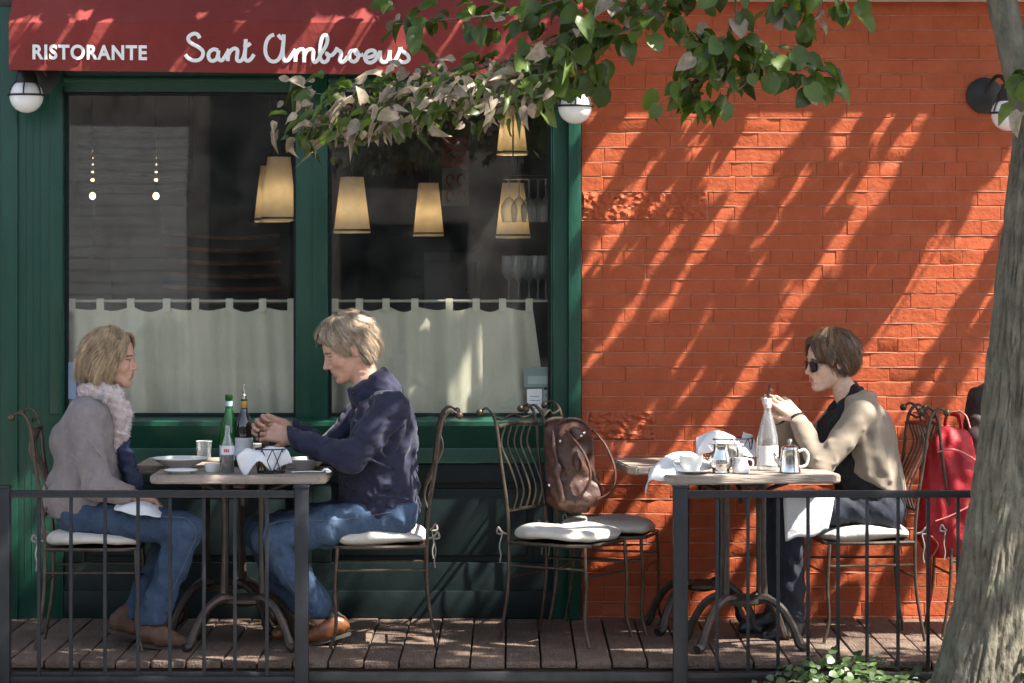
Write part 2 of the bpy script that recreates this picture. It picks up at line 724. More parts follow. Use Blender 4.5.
M['green'] = pbr('green paint', (0.009, 0.062, 0.038), 0.36, var=0.16, vscale=5, stretch=(3, 3, 0.6), bump=0.14, bscale=40, spec=0.38,
                 dirt=(0.022, 0.070, 0.050), dscale=5, damt=0.35)
M['greendark'] = pbr('dark green paint', (0.003, 0.011, 0.0105), 0.5, var=0.2, vscale=5, bump=0.1, bscale=30, dirt=(0.010, 0.018, 0.016), dscale=4, damt=0.35, spec=0.3)
M['awning'] = pbr('awning canvas', (0.205, 0.031, 0.027), 0.85, var=0.14, vscale=3, bump=0.25, bscale=240, sheen=0.0, spec=0.25, bump2=0.3, b2scale=3.0,
                  dirt=(0.26, 0.052, 0.045), dscale=2.5, damt=0.4)
M['letter'] = pbr('white letter', (0.82, 0.80, 0.79), 0.6, var=0.05, vscale=30, bump=0.1, bscale=200)
M['dark'] = pbr('interior dark paint', (0.14, 0.122, 0.108), 0.8, var=0.3, vscale=2)
M['intpale'] = pbr('interior pale plaster', (0.60, 0.56, 0.52), 0.85, var=0.15, vscale=2, bump=0.1)
M['archbrown'] = pbr('reflected arch brown', (0.42, 0.19, 0.08), 0.5, var=0.4, vscale=5, stretch=(1, 8, 8))
M['intfloor'] = pbr('interior floor', (0.10, 0.07, 0.05), 0.4, var=0.3, vscale=4)
M['linen'] = pbr('linen curtain', (0.74, 0.72, 0.60), 0.9, var=0.07, vscale=30, stretch=(6, 1, 1), bump=0.35, bscale=220, transl=0.12)
M['iron'] = pbr('black railing iron', (0.017, 0.019, 0.024), 0.45, 0.3, var=0.25, vscale=25, bump=0.15, bscale=160)
M['castiron'] = pbr('weathered cast iron', (0.072, 0.058, 0.048), 0.5, 0.55, var=0.4, vscale=16, bump=0.3, bscale=90, dirt=(0.10, 0.06, 0.04), dscale=9)
M['chairmetal'] = pbr('bronzed chair iron', (0.105, 0.078, 0.058), 0.42, 0.6, var=0.4, vscale=14, bump=0.15, bscale=120)
M['cushion'] = pbr('cream cushion', (0.55, 0.51, 0.45), 0.9, var=0.12, vscale=9, bump=0.3, bscale=220, bump2=0.35, b2scale=18, sheen=0.2)
M['tabletop'] = pbr('worn tabletop', (0.34, 0.275, 0.225), 0.55, var=0.25, vscale=4, stretch=(1, 8, 8), bump=0.3, bscale=18, dirt=(0.17, 0.135, 0.11), dscale=5, damt=0.55)
M['globe'] = pbr('opal globe', (0.84, 0.83, 0.80), 0.25, var=0.04, vscale=8, sss=0.2, coat=0.2)
M['cage'] = pbr('lamp iron', (0.035, 0.033, 0.032), 0.5, 0.4, var=0.3, vscale=20)
M['pane'] = pane_mat('window pane')
M['shade'] = pbr('lamp shade fabric', (0.78, 0.72, 0.60), 0.9, var=0.08, vscale=25, transl=0.28)
M['brass'] = pbr('dark brass', (0.20, 0.14, 0.07), 0.4, 0.9)
M['bulb'] = emis('lit bulb', (1.0, 0.80, 0.54), 11.0)
M['smallbulb'] = emis('lit filament', (1.0, 0.66, 0.30), 2.6)
M['clear'] = glass_mat('clear glass', (0.93, 0.95, 0.95), mixc=0.10)
M['paper'] = pbr('paper', (0.74, 0.74, 0.72), 0.85, var=0.06, vscale=20)

# ------------------------------------------------------------------ ground, street, deck
mb = MB().box((-60, -60, -0.9), (60, 30, -0.33))
tag(mb.build('road', M['asphalt'], smooth=False), kind='structure')
mb = MB()
for lo, hi in (((-60, -3.9, -0.6), (60, 0.0, -0.17)), ((-60, -19, -0.6), (60, -11.8, -0.17))):
    mb.cbox(lo, hi, 0.02)
tag(mb.build('sidewalk', M['concrete'], smooth=False), kind='structure')
mb = MB().grid(lambda u, v: (0.85 + 2.4 * u, -3.0 + 1.42 * v, -0.155 + 0.025 * math.sin(9 * u) * math.sin(7 * v)), 20, 12)
tag(mb.build('soil', M['soil']), kind='structure')

mb = MB()
bw, gap = 0.142, 0.007
x = -3.6
i = 0
while x < 4.6:
    dz = RNG.uniform(-0.003, 0.002)
    y0 = -1.39 + RNG.uniform(-0.008, 0.008)
    mb.cbox((x, y0, -0.03 + dz), (x + bw, -0.004, dz), 0.007)
    x += bw + gap
deck = mb.build('deck', M['board'])
tag(deck, kind='structure')
mb = MB()
mb.box((-3.6, -1.35, -0.166), (4.6, -1.31, -0.036))
for k in range(9):
    xx = -3.4 + k * 0.95
    mb.box((xx, -1.30, -0.166), (xx + 0.06, -0.05, -0.036))
tag(mb.build('deck_fascia', M['fascia'], smooth=False), kind='structure')
mb = MB().cbox((-3.7, -1.46, -0.075), (4.6, -1.435, -0.035), 0.006)
tag(mb.build('deck_kerb', M['steel']), kind='structure')

# ------------------------------------------------------------------ brick wall (right)
wall = thing('brick_wall', 'red orange painted brick wall with rough scraped bricks beside the green shopfront', 'wall', (0.325, 0, 0))
ox = 0.325
rows0 = 1.247
ch = 0.0688
mb = MB()
x_end = 7.0
MB().box((0, 0.0, -0.17), (x_end - ox, 0.30, 3.9)).build('mortar', pbr('painted mortar', (0.56, 0.27, 0.19), 0.7, var=0.25, vscale=14, bump=0.4, bscale=60, dirt=(0.44, 0.10, 0.04), dscale=5, damt=0.9), wall, smooth=False)
n0 = int(math.floor((-0.17 - rows0) / ch))
n1 = int(math.ceil((3.05 - rows0) / ch))
rgh = [(X_(580), X_(708), 2, 4, []), (X_(588), X_(655), 0, 0, [])]
# rough patches: (x0, x1, z0, z1)
patches = [(ox + 0.002, X_(708), rows0 + 9 * ch, rows0 + 11 * ch), (X_(588), X_(655), rows0 - 6 * ch, rows0 - 4 * ch)]
for r in range(n0, n1):
    z0 = rows0 + r * ch + 0.0026
    z1 = rows0 + (r + 1) * ch - 0.0026
    x = ox - (0.106 if r % 2 else 0) + RNG.uniform(-0.006, 0.006)
    hd = (r % 6 == 0)
    if r * ch + rows0 > 2.905:
        continue
    while x < x_end:
        Lb = (0.098 if hd else 0.206) + RNG.uniform(-0.004, 0.004)
        a, b = max(x, ox + 0.001), min(x + Lb, x_end)
        x += Lb + 0.0014
        zm = (z0 + z1) / 2
        for p in patches:
            if p[2] < zm < p[3] and a < p[1] and b > p[0]:
                if b > p[1]:
                    a = p[1] + 0.002
                elif a < p[0]:
                    b = p[0] - 0.002
                else:
                    b = a
        if b - a < 0.008:
            continue
        d = 0.0040 + RNG.uniform(-0.0012, 0.0016)
        t = RNG.uniform(-0.0009, 0.0009, 4)
        c = 0.0022
        j = RNG.uniform(-0.0012, 0.0012, 4)
        A = [(a, 0.0015, z0 + j[0]), (b, 0.0015, z0 + j[1]), (b, 0.0015, z1 + j[2]), (a, 0.0015, z1 + j[3])]
        B = [(a, -d * 0.6, z0 + j[0]), (b, -d * 0.6, z0 + j[1]), (b, -d * 0.6, z1 + j[2]), (a, -d * 0.6, z1 + j[3])]
        Cc = [(a + c, -d + t[0], z0 + c + j[0]), (b - c, -d + t[1], z0 + c + j[1]), (b - c, -d + t[2], z1 - c + j[2]), (a + c, -d + t[3], z1 - c + j[3])]
        vs = [(p[0] - ox, p[1], p[2]) for p in A + B + Cc]
        fs = [(8, 9, 10, 11)]
        for s in (0, 4):
            for k in range(4):
                fs.append((s + k, s + (k + 1) % 4, s + 4 + (k + 1) % 4, s + 4 + k))
        mb.add(vs, fs)
# weathered mortar beads standing a little proud between the courses
from mathutils import noise as mnoise
mj = MB()
for r in range(n0, n1 + 1):
    zc = rows0 + r * ch
    if zc > 2.88 or zc < 0:
        continue
    nx = 640
    vs, fs = [], []
    for i in range(nx + 1):
        xx = ox + 0.002 + (4.8 - ox) * i / nx
        q = mnoise.noise(Vector((xx * 3.2, r * 3.7, 0.5))) + 0.6 * mnoise.noise(Vector((xx * 17, r * 5.1, 4.5)))
        a_ = max(-0.004, min(0.0034, 0.0004 + 0.0052 * q))
        dz_ = 0.0006 * mnoise.noise(Vector((xx * 9, r, 8.5)))
        for zz, yy in ((-0.0034, 0.0012), (-0.0017, -0.0042 - a_), (0.0015, -0.0038 - a_), (0.0034, 0.0012)):
            vs.append((xx - ox, yy, zc + zz + dz_))
    for i in range(nx):
        for k in range(3):
            fs.append((i * 4 + k, i * 4 + k + 1, (i + 1) * 4 + k + 1, (i + 1) * 4 + k))
    mj.add(vs, fs)
mj.build('mortar_bead', pbr('pale mortar', (0.53, 0.24, 0.15), 0.8, var=0.3, vscale=16, dirt=(0.45, 0.11, 0.05), dscale=6, damt=1.0), wall)
# rock-faced patches
from mathutils import noise as mnoise
for (xa, xb, za, zb) in patches:
    nu, nv = int((xb - xa) / 0.006), int((zb - za) / 0.006)

    def fn(u, v, xa=xa, xb=xb, za=za, zb=zb):
        x, z = xa + (xb - xa) * u, za + (zb - za) * v
        n = mnoise.fractal(Vector((x * 38, z * 48, 3.1)), 1.0, 2.0, 5)
        n2 = mnoise.noise(Vector((x * 7, z * 9, 9.1)))
        e = min(1, min(u * (xb - xa), (1 - u) * (xb - xa), v * (zb - za), (1 - v) * (zb - za)) / 0.008)
        return (x - ox, 0.001 - e * max(0.001, 0.007 + 0.009 * n + 0.005 * n2), z)
    mb.grid(fn, nu, nv)
mb.build('brickwork', M['brick'], wall, smooth=True, angle=25, fix=False)
mb = MB()
mb.cbox((0.40 - ox, -0.150, 2.893), (x_end - ox, 0.0, 3.05), 0.006)
mb.cbox((0.40 - ox, -0.175, 3.053), (x_end - ox, 0.0, 3.12), 0.008)
mb.build('ledge', M['ledge'], wall)

# ------------------------------------------------------------------ neighbouring stone wall (left edge) and the wall above the shopfront
sw = thing('stone_wall', 'dark grey stone wall at the end of the shopfront', 'wall', (-2.48, 0, 0))
mb = MB()
for r in range(9):
    mb.cbox((-5.2, -0.03 - 0.01 * (r % 2), -0.17 + r * 0.42), (-0.012, 0.3, -0.17 + (r + 1) * 0.42 - 0.006), 0.012)
mb.build('stone_blocks', M['stone'], sw)

# ------------------------------------------------------------------ shopfront
shop = thing('shopfront', 'green painted timber restaurant shopfront with two tall windows', 'shopfront', (0, 0, 0))
G = M['green']


def zpx(py):
    return Z_(py)


x0, x1, x2, x3, x4, x5 = X_(-14), X_(64), X_(296), X_(328), X_(553), X_(580)
zt, zs, zs2 = Z_(92), Z_(418), Z_(447)
mb = MB()
mb.cbox((x0, -0.02, 0.0), (x1, 0.10, 2.87), 0.005)
mb.cbox((X_(3), -0.035, 0.0), (X_(19), -0.0195, 2.86), 0.005)
mb.cbox((X_(51), -0.030, zs + .02), (x1 - 0.003, -0.0195, 2.86), 0.004)
for px in (26, 33, 40):
    mb.box((X_(px), -0.0225, 0.2), (X_(px) + 0.004, -0.0198, 2.85))
mb.build('pilaster', G, shop)
mb = MB()
mb.cbox((x2, -0.02, zs), (x3, 0.10, 2.87), 0.006)
mb.box(((x2 + x3) / 2 - 0.002, -0.023, zs), ((x2 + x3) / 2 + 0.002, -0.0195, 2.4))
mb.build('mullion', G, shop)
mb = MB()
mb.cbox((x4, -0.02, 0.0), (x5 - 0.055, 0.10, 2.87), 0.005)
mb.cbox((x5 - 0.055, -0.055, 0.0), (x5 + 0.003, 0.10, 2.87), 0.006)
mb.cbox((x4 - 0.010, -0.010, zs), (x4 - 0.001, 0.08, 2.6), 0.003)
mb.build('pilaster', G, shop)
mb = MB()
for a, b in ((x1, x2), (x3, x4 - 0.011)):
    mb.cbox((a + 0.001, -0.012, zt), (b - 0.001, 0.10, 2.87), 0.006)
    mb.cbox((a + 0.001, -0.03, zt + 0.045), (b - 0.001, -0.0125, zt + 0.07), 0.006)
mb.build('transom', G, shop)
mb = MB()
# sloping sill: profile extruded along X
for a, b in ((x1 + 0.001, x4 - 0.001),):
    prof = [(-0.085, zs - 0.012), (-0.085, zs - 0.032), (-0.03, zs2 + 0.0), (0.09, zs2), (0.09, zs + 0.006), (0.0, zs + 0.004)]
    n = len(prof)
    vs = [(a, y, z) for y, z in prof] + [(b, y, z) for y, z in prof]
    fs = [tuple(range(n)), tuple(range(2 * n - 1, n - 1, -1))] + [(i, (i + 1) % n, n + (i + 1) % n, n + i) for i in range(n)]
    mb.add(vs, fs)
mb.cbox((x1 + 0.001, -0.03, zs2 - 0.075), (x4 - 0.001, 0.02, zs2 - 0.001), 0.006)
mb.build('window_sill', G, shop, angle=20)
mb = MB()
zb = zs2 - 0.077
GD = M['greendark']
for a, b in ((x1 + 0.001, (x2 + x3) / 2), ((x2 + x3) / 2, x4 - 0.001)):
    mb.box((a, 0.03, 0.0), (b, 0.10, zb))
    mb.cbox((a, -0.005, zb - 0.09), (b, 0.029, zb), 0.004)
    mb.cbox((a, -0.005, 0.0), (b, 0.029, 0.26), 0.004)
    mb.cbox((a, -0.005, 0.262), (a + 0.09, 0.029, zb - 0.092), 0.004)
    mb.cbox((b - 0.09, -0.005, 0.262), (b, 0.029, zb - 0.092), 0.004)
    mb.cbox((a + 0.12, 0.012, 0.29), (b - 0.12, 0.029, zb - 0.12), 0.012)
mb.cbox((x1 + 0.001, -0.02, 0.0), (x4 - 0.001, -0.006, 0.13), 0.005)
mb.build('stall_riser', GD, shop)
for a, b in ((x1, x2), (x3, x4 - 0.011)):
    o = MB().box((a + 0.003, 0.046, zs + 0.007), (b - 0.003, 0.050, zt)).build('window', M['pane'], shop, smooth=False)
    mb = MB()
    t = 0.014
    mb.box((a + .001, 0.03, zs + 0.007), (a + t, 0.064, zt - 0.001))
    mb.box((b - t, 0.03, zs + 0.007), (b - .001, 0.064, zt - 0.001))
    mb.box((a + t, 0.03, zt - t), (b - t, 0.064, zt - 0.001))
    mb.box((a + t, 0.03, zs + 0.007), (b - t, 0.064, zs + 0.007 + t))
    mb.build('window_frame', M['greendark'], o, smooth=False)
mb = MB().box((x0, 0.0, 2.873), (x5, 0.3, 3.9))
mb.build('fascia', M['stone'], shop, smooth=False)

# ------------------------------------------------------------------ room behind the glass
mb = MB()
mb.box((-2.6, 5.0, -0.1), (3.0, 5.1, 3.2))
mb.box((-2.7, 0.31, -0.1), (-2.6, 5.0, 3.2))
mb.box((2.0, 0.31, -0.1), (2.1, 5.0, 3.2))
mb.box((-2.7, 0.11, 3.2), (3.0, 5.1, 3.3))
tag(mb.build('interior_wall', M['dark'], smooth=False), kind='structure')
tag(MB().box((-2.7, 0.11, -0.2), (3.0, 5.1, -0.1)).build('interior_floor', M['intfloor'], smooth=False), kind='structure')


def inbox(pxa, pya, pxb, pyb, Y, dep=0.1):
    a, b = at(pxa, pyb, Y), at(pxb, pya, Y)
    return (a.x, Y, a.z), (b.x, Y + dep, b.z)


o = MB().box(*inbox(64, 92, 192, 192, 4.2, 0.12)).box(*inbox(70, 192, 205, 258, 4.2, 0.12)).build('partition', M['intpale'], smooth=False)
tag(o, 'pale plaster partition inside the restaurant behind the hanging bulbs', 'partition')
# slatted screen in front of the partition
sl = thing('slatted_screen', 'horizontal slatted timber screen inside the restaurant behind the hanging bulbs', 'screen', (0, 3.6, 0))
mb = MB()
for k in range(9):
    lo, hi = inbox(66, 128 + k * 7.6, 190, 131.5 + k * 7.6, 3.6, 0.04)
    mb.box((lo[0], 0, lo[2]), (hi[0], 0.04, hi[2]))
mb.build('slats', M['dark'], sl, smooth=False)
mb = MB()
lo, hi = inbox(188, 92, 193, 192, 3.6, 0.05)
mb.box((lo[0], 0, lo[2]), (hi[0], 0.05, hi[2]))
mb.build('upright', M['dark'], sl, smooth=False)

# curved brown boards standing in for arches mirrored in the glass
sh = thing('reflected_arches', 'brown curved boards in place of arches reflected in the window under the twin lampshades', 'shelf', (X_(222, 2.3), 2.3, 0))
mb = MB()
bt = MB()
for k in range(6):
    zc = Z_(236 + k * 13, 2.3)
    mb.grid(lambda u, v, zc=zc: (-0.32 + 0.64 * u, 0.10 * math.cos(3 * (u - 0.5)) - 0.05 * v, zc + 0.09 * (u - 0.6) ** 2 * (1 - k * 0.1)), 12, 1)
    for q in range(9):
        xq = -0.32 + q * 0.08
        bt.lathe([(0.016, 0), (0.017, 0.04), (0.006, 0.05)], 8, (xq, 0.09, zc + 0.022))
mb.build('arch_board', M['archbrown'], sh, solid=0.020)
MB().box((-0.36, 0.16, 0), (0.36, 0.20, 1.98)).build('back_panel', M['dark'], sh, smooth=False)

# pale cabinet and its tray
cab = thing('cabinet', 'pale blue grey cabinet inside the restaurant beneath the middle lampshade', 'cabinet', (X_(442, 3.0), 3.0, 0))
pw = pbr('cabinet paint', (0.22, 0.24, 0.29), 0.5, var=0.1)
lo, hi = inbox(424, 252, 480, 330, 3.0, 0.4)
cx = X_(442, 3.0)
MB().cbox((lo[0] - cx, 0, 0), (hi[0] - cx, 0.4, hi[2]), 0.01).build('body', pw, cab)
lo2, hi2 = inbox(428, 262, 476, 330, 2.98, 0.02)
MB().cbox((lo2[0] - cx, -0.022, 0.1), (hi2[0] - cx, -0.001, hi2[2]), 0.004).build('door', pw, cab)
MB().sphere((hi2[0] - cx - 0.05, -0.035, 1.5), 0.015).build('knob', M['brass'], cab)

# banner built behind the glass in place of a reflection in the pane
ban = thing('banner', 'red and pale banner with red figures, built in place of its reflection in the window', 'banner', (X_(456, 2.2), 2.2, Z_(206, 2.2)))
lo, hi = inbox(442, 137, 469, 206, 2.2, 0.01)
bx, bz = X_(456, 2.2), Z_(206, 2.2)
zm = Z_(168, 2.2)
MB().box((lo[0] - bx, 0, zm - bz), (hi[0] - bx, 0.012, hi[2] - bz)).build('red_field', pbr('banner red', (0.33, 0.02, 0.05), 0.7), ban, smooth=False)
MB().box((lo[0] - bx, 0, 0), (hi[0] - bx, 0.012, zm - bz - 0.001)).build('pale_field', pbr('banner pale', (0.36, 0.36, 0.42), 0.7), ban, smooth=False)
mb = MB()
for py in (143, 152):
    p = [at(445 + q * 3.2, py + (q % 2) * 3, 2.19) - Vector((bx, 2.2, bz)) for q in range(7)]
    mb.tube(p, 0.003, 4)
mb.build('lettering', pbr('banner white', (0.5, 0.4, 0.42), 0.7), ban)
mb = MB()
for py in (176, 192):
    for q in range(2):
        c = at(450 + q * 11, py + 4, 2.19) - Vector((bx, 2.2, bz))
        mb.tube([c + Vector((0.02 * math.cos(a * 0.7), 0, 0.03 * math.sin(a * 0.7))) for a in range(8)], 0.004, 4)
mb.build('figure', pbr('banner figure', (0.35, 0.03, 0.06), 0.7), ban)

# pendant lamps: (px centre, py top, py bottom, half width top px, half width bottom px, Y, label)
LAMPS = [
    (279, 157, 221, 11.5, 18, 1.00, 'front pendant lamp of the overlapping pair by the green mullion'),
    (272, 166, 222, 11.5, 18, 1.75, 'rear pendant lamp half hidden in the overlapping pair by the mullion'),
    (352, 177, 233, 11.5, 18.5, 1.00, 'pendant lamp with cream conical shade just right of the green mullion'),
    (428.5, 183, 236, 10, 15.5, 1.9, 'pendant lamp with cream conical shade above the pale cabinet'),
    (513, 183, 238, 11, 17.5, 1.2, 'pendant lamp with cream conical shade beside the hanging wine glasses'),
    (512, 106, 155, 10, 15.5, 1.6, 'high pendant lamp whose glowing rim shows above the wine glasses'),
]
for (px, pt, pb, ht, hb, Y, lab) in LAMPS:
    s = (Y - CAM_Y) / FPX
    zb_, zt_ = Z_(pb, Y), Z_(pt, Y)
    t = thing('pendant_lamp', lab, 'lamp', (X_(px, Y), Y, zb_), 0, 'cream pendant lamps inside the restaurant')
    h = zt_ - zb_
    m_ = MB()
    nn = 36
    m_.grid(lambda u, v: ((hb + (ht - hb) * v) * s * math.cos(2 * PI * u) * (1 + 0.012 * math.sin(u * 60)), (hb + (ht - hb) * v) * s * math.sin(2 * PI * u), h * v), nn, 6)
    m_.build('lamp_shade', M['shade'], t, solid=0.0015)
    m_ = MB()
    m_.grid(lambda u, v: (hb * s * 1.012 * math.cos(2 * PI * u), hb * s * 1.012 * math.sin(2 * PI * u), 0.010 + 0.010 * v), nn, 1)
    m_.build('trim', M['brass'], t, solid=0.0015)
    MB().tube([(0, 0, h), (0, 0, 3.2 - zb_)], 0.004, 6).build('cord', M['cage'], t)
    b_ = MB().sphere((0, 0, h * 0.42), 0.030, 8).build('bulb', M['bulb'], t)
    MB().tube([(0, 0, h * 0.5), (0, 0, h)], 0.012, 8).build('socket', M['brass'], t)

for px, lab in ((92.5, 'string of small lit bulbs hanging nearer the edge of the window'), (156, 'string of small lit bulbs hanging nearer the middle of the window')):
    Y = 2.6
    t = thing('light_string', lab, 'lights', (X_(px, Y), Y, Z_(196, Y)), 0, 'hanging bulb strings in the window')
    MB().sphere((0, 0, 0), 0.0175, 8, (1, 1, 1.15)).build('bulb', M['smallbulb'], t)
    for k, (py, r) in enumerate(((180, 0.0095), (172, 0.0065), (164.5, 0.005), (158, 0.004), (151, 0.003))):
        MB().sphere((0, 0, Z_(py, Y) - Z_(196, Y)), r, 6).build('bulb', M['smallbulb'], t)
    MB().tube([(0, -0.01, 0.02), (0, -0.01, 3.2 - Z_(196, Y))], 0.003, 5).build('cord', M['cage'], t)

# hanging wine glasses
def wine_prof(h=0.21):
    return [(0.034, 0.0), (0.034, 0.002), (0.006, 0.006), (0.004, 0.05), (0.004, 0.085), (0.02, 0.10), (0.038, 0.13), (0.041, 0.155), (0.036, 0.19), (0.032, 0.21)]


wg = None
spots = [(509, 'a'), (519, 'b'), (529, 'c'), (538, 'd'), (546, 'e')]
k = 0
for row, (py, Y, flip) in enumerate(((179, 0.45, True), (299, 0.42, False))):
    for px, _ in spots:
        yy = Y + 0.05 * (k % 2)
        loc = (X_(px, yy), yy, Z_(py, yy))
        lab = ('upside-down wine glass hanging from the rack by the pilaster' if flip else 'upright wine glass on the glass shelf by the pilaster')
        grp = 'wine glasses hanging from the rack' if flip else 'wine glasses standing on the shelf'
        m_ = MB().lathe([(r, -z if flip else z) for r, z in wine_prof()], 20)
        m_.f.pop()
        if True:
            o = m_.build('wine_glass', M['clear'], None)
        o.location = loc
        tag(o, lab, 'glass', grp)
        k += 1
rk = thing('glass_rack', 'thin metal rack and glass shelf holding wine glasses in the window', 'rack', (X_(528, .45), 0.45, 0))
mb = MB()
for d in (-0.03, 0.03, 0.09):
    mb.tube([(-0.12, d, Z_(176, .45)), (0.11, d, Z_(176, .45))], 0.003, 6)
mb.tube([(0.10, 0, Z_(176, .45)), (0.10, 0, 3.2)], 0.004, 6)
mb.build('rail', M['cage'], rk)
MB().box((-0.12, -0.10, Z_(299.6, .42) - 0.008), (0.12, 0.14, Z_(299.6, .42) - 0.001)).build('shelf', M['clear'], rk, smooth=False)

# cafe curtains on brass rods, just behind the glass
def curtain(pxa, pxb, pybot, lab, seed, skew=0.0):
    Y = 0.115
    a, b = X_(pxa, Y), X_(pxb, Y)
    zr, zbm = Z_(301, Y), Z_(pybot, Y)
    c = thing('cafe_curtain', lab, 'curtain', ((a + b) / 2, Y, zbm), 0, 'linen cafe curtains in the shop windows')
    cx = (a + b) / 2
    rg = np.random.default_rng(seed)
    ph = rg.uniform(0, 6.28, 6)

    def fold(x, v):
        k = 0.45 + 0.55 * (1 - v)
        return k * (0.026 * math.sin(x * 26 + ph[0]) + 0.018 * math.sin(x * 41 + ph[1] + 1.0 * math.sin(x * 9)) + 0.007 * math.sin(x * 77 + ph[2] + v * 2))
    tabs = 8
    zt_ = zr - 0.030

    def fn(u, v):
        x = a + (b - a) * u
        xx = x + skew * (1 - v) * max(0, (u - 0.8)) * 5
        sag = 0.016 * abs(math.sin(PI * u * (tabs - 1))) * (v ** 6)
        return (xx - cx, fold(x, v), (zbm + 0.006 * math.sin(u * 30)) + (zt_ - sag - zbm) * v - zbm)
    o = MB().grid(fn, 150, 24).build('cloth', M['linen'], c, solid=0.0012)
    mb = MB()
    for i in range(tabs):
        u = i / (tabs - 1)
        xc = a + (b - a) * u + (0.018 if i == 0 else (-0.018 if i == tabs - 1 else rg.uniform(-0.014, 0.014)))
        pts = [(-0.010, zt_ - 0.02), (-0.013, zr - 0.005), (-0.007, zr + 0.011), (0.004, zr + 0.012), (0.010, zr), (0.006, zt_ - 0.02)]
        vs, fs = [], []
        for (y, z) in pts:
            vs += [(xc - cx - 0.017, y, z - zbm), (xc - cx + 0.017, y, z - zbm)]
        for q in range(len(pts) - 1):
            fs.append((2 * q, 2 * q + 1, 2 * q + 3, 2 * q + 2))
        mb.add(vs, fs)
    mb.build('tab_loops', M['linen'], c, solid=0.001)
    rodm = pbr('pale rod', (0.50, 0.50, 0.44), 0.4, 0.2)
    return c, rodm


c1, rodm = curtain(68, 295, 416, 'linen cafe curtain hanging behind the seated couple, on the window nearest the lamp over RISTORANTE', 3)
c2, _ = curtain(331, 533, 417, 'sun dappled linen cafe curtain behind the man, with its loose edge by the notices', 5, skew=0.07)
for c, (pa, pb) in ((c1, (64, 296)), (c2, (328, 552))):
    MB().tube([(X_(pa, .13) - c.location.x, 0, Z_(301, .13) - c.location.z), (X_(pb, .13) - c.location.x, 0, Z_(301, .13) - c.location.z)], 0.007, 10).build('rod', rodm, c)

# papers stuck inside the panes
def notice(pa, pb, lab, mat, marks=None, mm=None):
    Y = 0.040
    p, q = at(pa[0], pa[1], Y), at(pb[0], pb[1], Y)
    c = (p + q) / 2
    t = thing('window_notice', lab, 'notice', c)
    MB().box((p.x - c.x, -0.001, q.z - c.z), (q.x - c.x, 0.0015, p.z - c.z)).build('card', mat, t, smooth=False)
    if marks:
        mb = MB()
        for (a, b, cc, d) in marks:
            u, v = at(a, b, Y), at(cc, d, Y)
            mb.box((min(u.x, v.x) - c.x, -0.0025, min(u.z, v.z) - c.z), (max(u.x, v.x) - c.x, -0.0012, max(u.z, v.z) - c.z))
        mb.build('marks', mm, t, smooth=False)
    return t


gcard = pbr('grey green card', (0.20, 0.26, 0.24), 0.4)
ink = pbr('grey ink', (0.25, 0.26, 0.27), 0.7)
notice((524, 367), (551.5, 387), 'grey green framed card stuck in the window corner above the white menu', gcard,
       [(528, 376, 548, 384)], pbr('pale panel', (0.34, 0.41, 0.38), 0.4))
notice((527, 389), (542, 417), 'white menu sheet stuck in the window corner beside the small grey card', M['paper'],
       [(530, 396, 539, 396.7), (530, 400, 540, 400.6), (530, 404, 538, 404.6), (530, 408, 540, 408.6)], ink)
notice((543, 390), (552, 416), 'narrow grey card of small pictures stuck beside the white menu', pbr('grey card', (0.35, 0.37, 0.37), 0.6),
       [(544.5, 393, 547, 397), (549, 393, 551, 397), (544.5, 401, 551, 402), (544.5, 406, 547, 410), (549, 406, 551, 410)], ink)
notice((65, 362), (84, 399), 'pale blue sheet with a dark blue stripe in the window behind the blonde woman', pbr('pale blue sheet', (0.33, 0.42, 0.56), 0.5),
       [(76, 372, 79, 398)], pbr('blue stripe', (0.03, 0.06, 0.30), 0.5))

# ------------------------------------------------------------------ awning with lettering
AY = -0.50
aw = thing('awning', 'red canvas awning lettered RISTORANTE Sant Ambroeus over the shopfront', 'awning', (-1.0, AY, 2.5))
ax0, ax1 = X_(9, AY), X_(583, AY)
zlip = Z_(23, AY)


def val(u, v):
    x = ax0 + (ax1 - ax0) * u
    zb_ = Z_(70 + 7 * u, AY)
    zt_ = zlip
    y = 0.004 * math.sin(x * 5.1) * (1 - v) + 0.003 * math.sin(x * 13 + 1) * (1 - v)
    return (x + 1.0, y - 0.004 * v, zb_ + (zt_ - zb_) * v - 2.5)


MB().grid(val, 80, 8).build('valance', M['awning'], aw, solid=0.002)


def canopy(u, v):
    x = ax0 + (ax1 - ax0) * u
    sag = 0.018 * math.sin(PI * v) * (0.5 + 0.5 * abs(math.sin(u * PI * 3)))
    return (x + 1.0, v * (-AY - 0.008), zlip + 0.62 * v - 2.5 + 0.006 - sag)


MB().grid(canopy, 60, 8).build('canopy', M['awning'], aw, solid=0.002)
m_ = MB()
m_.tube([(ax0 + 1.0, 0.004, zlip - 2.5), (ax1 + 1.0, 0.004, zlip - 2.5)], 0.0075, 8)
m_.build('front_bar', M['awning'], aw)
for u in (0.0, 1.0):
    x = ax0 + (ax1 - ax0) * u + 1.0
    e = 0.002 if u == 0 else -0.002
    zv = Z_(70 + 7 * u, AY) - 2.5
    MB().add([(x + e, 0.006, zv), (x + e, -AY - 0.01, zv + 0.02), (x + e, -AY - 0.01, zlip + 0.60 - 2.5), (x + e, 0.006, zlip - 2.5)], [(0, 1, 2, 3)]).build('side_panel', M['awning'], aw, solid=0.002)
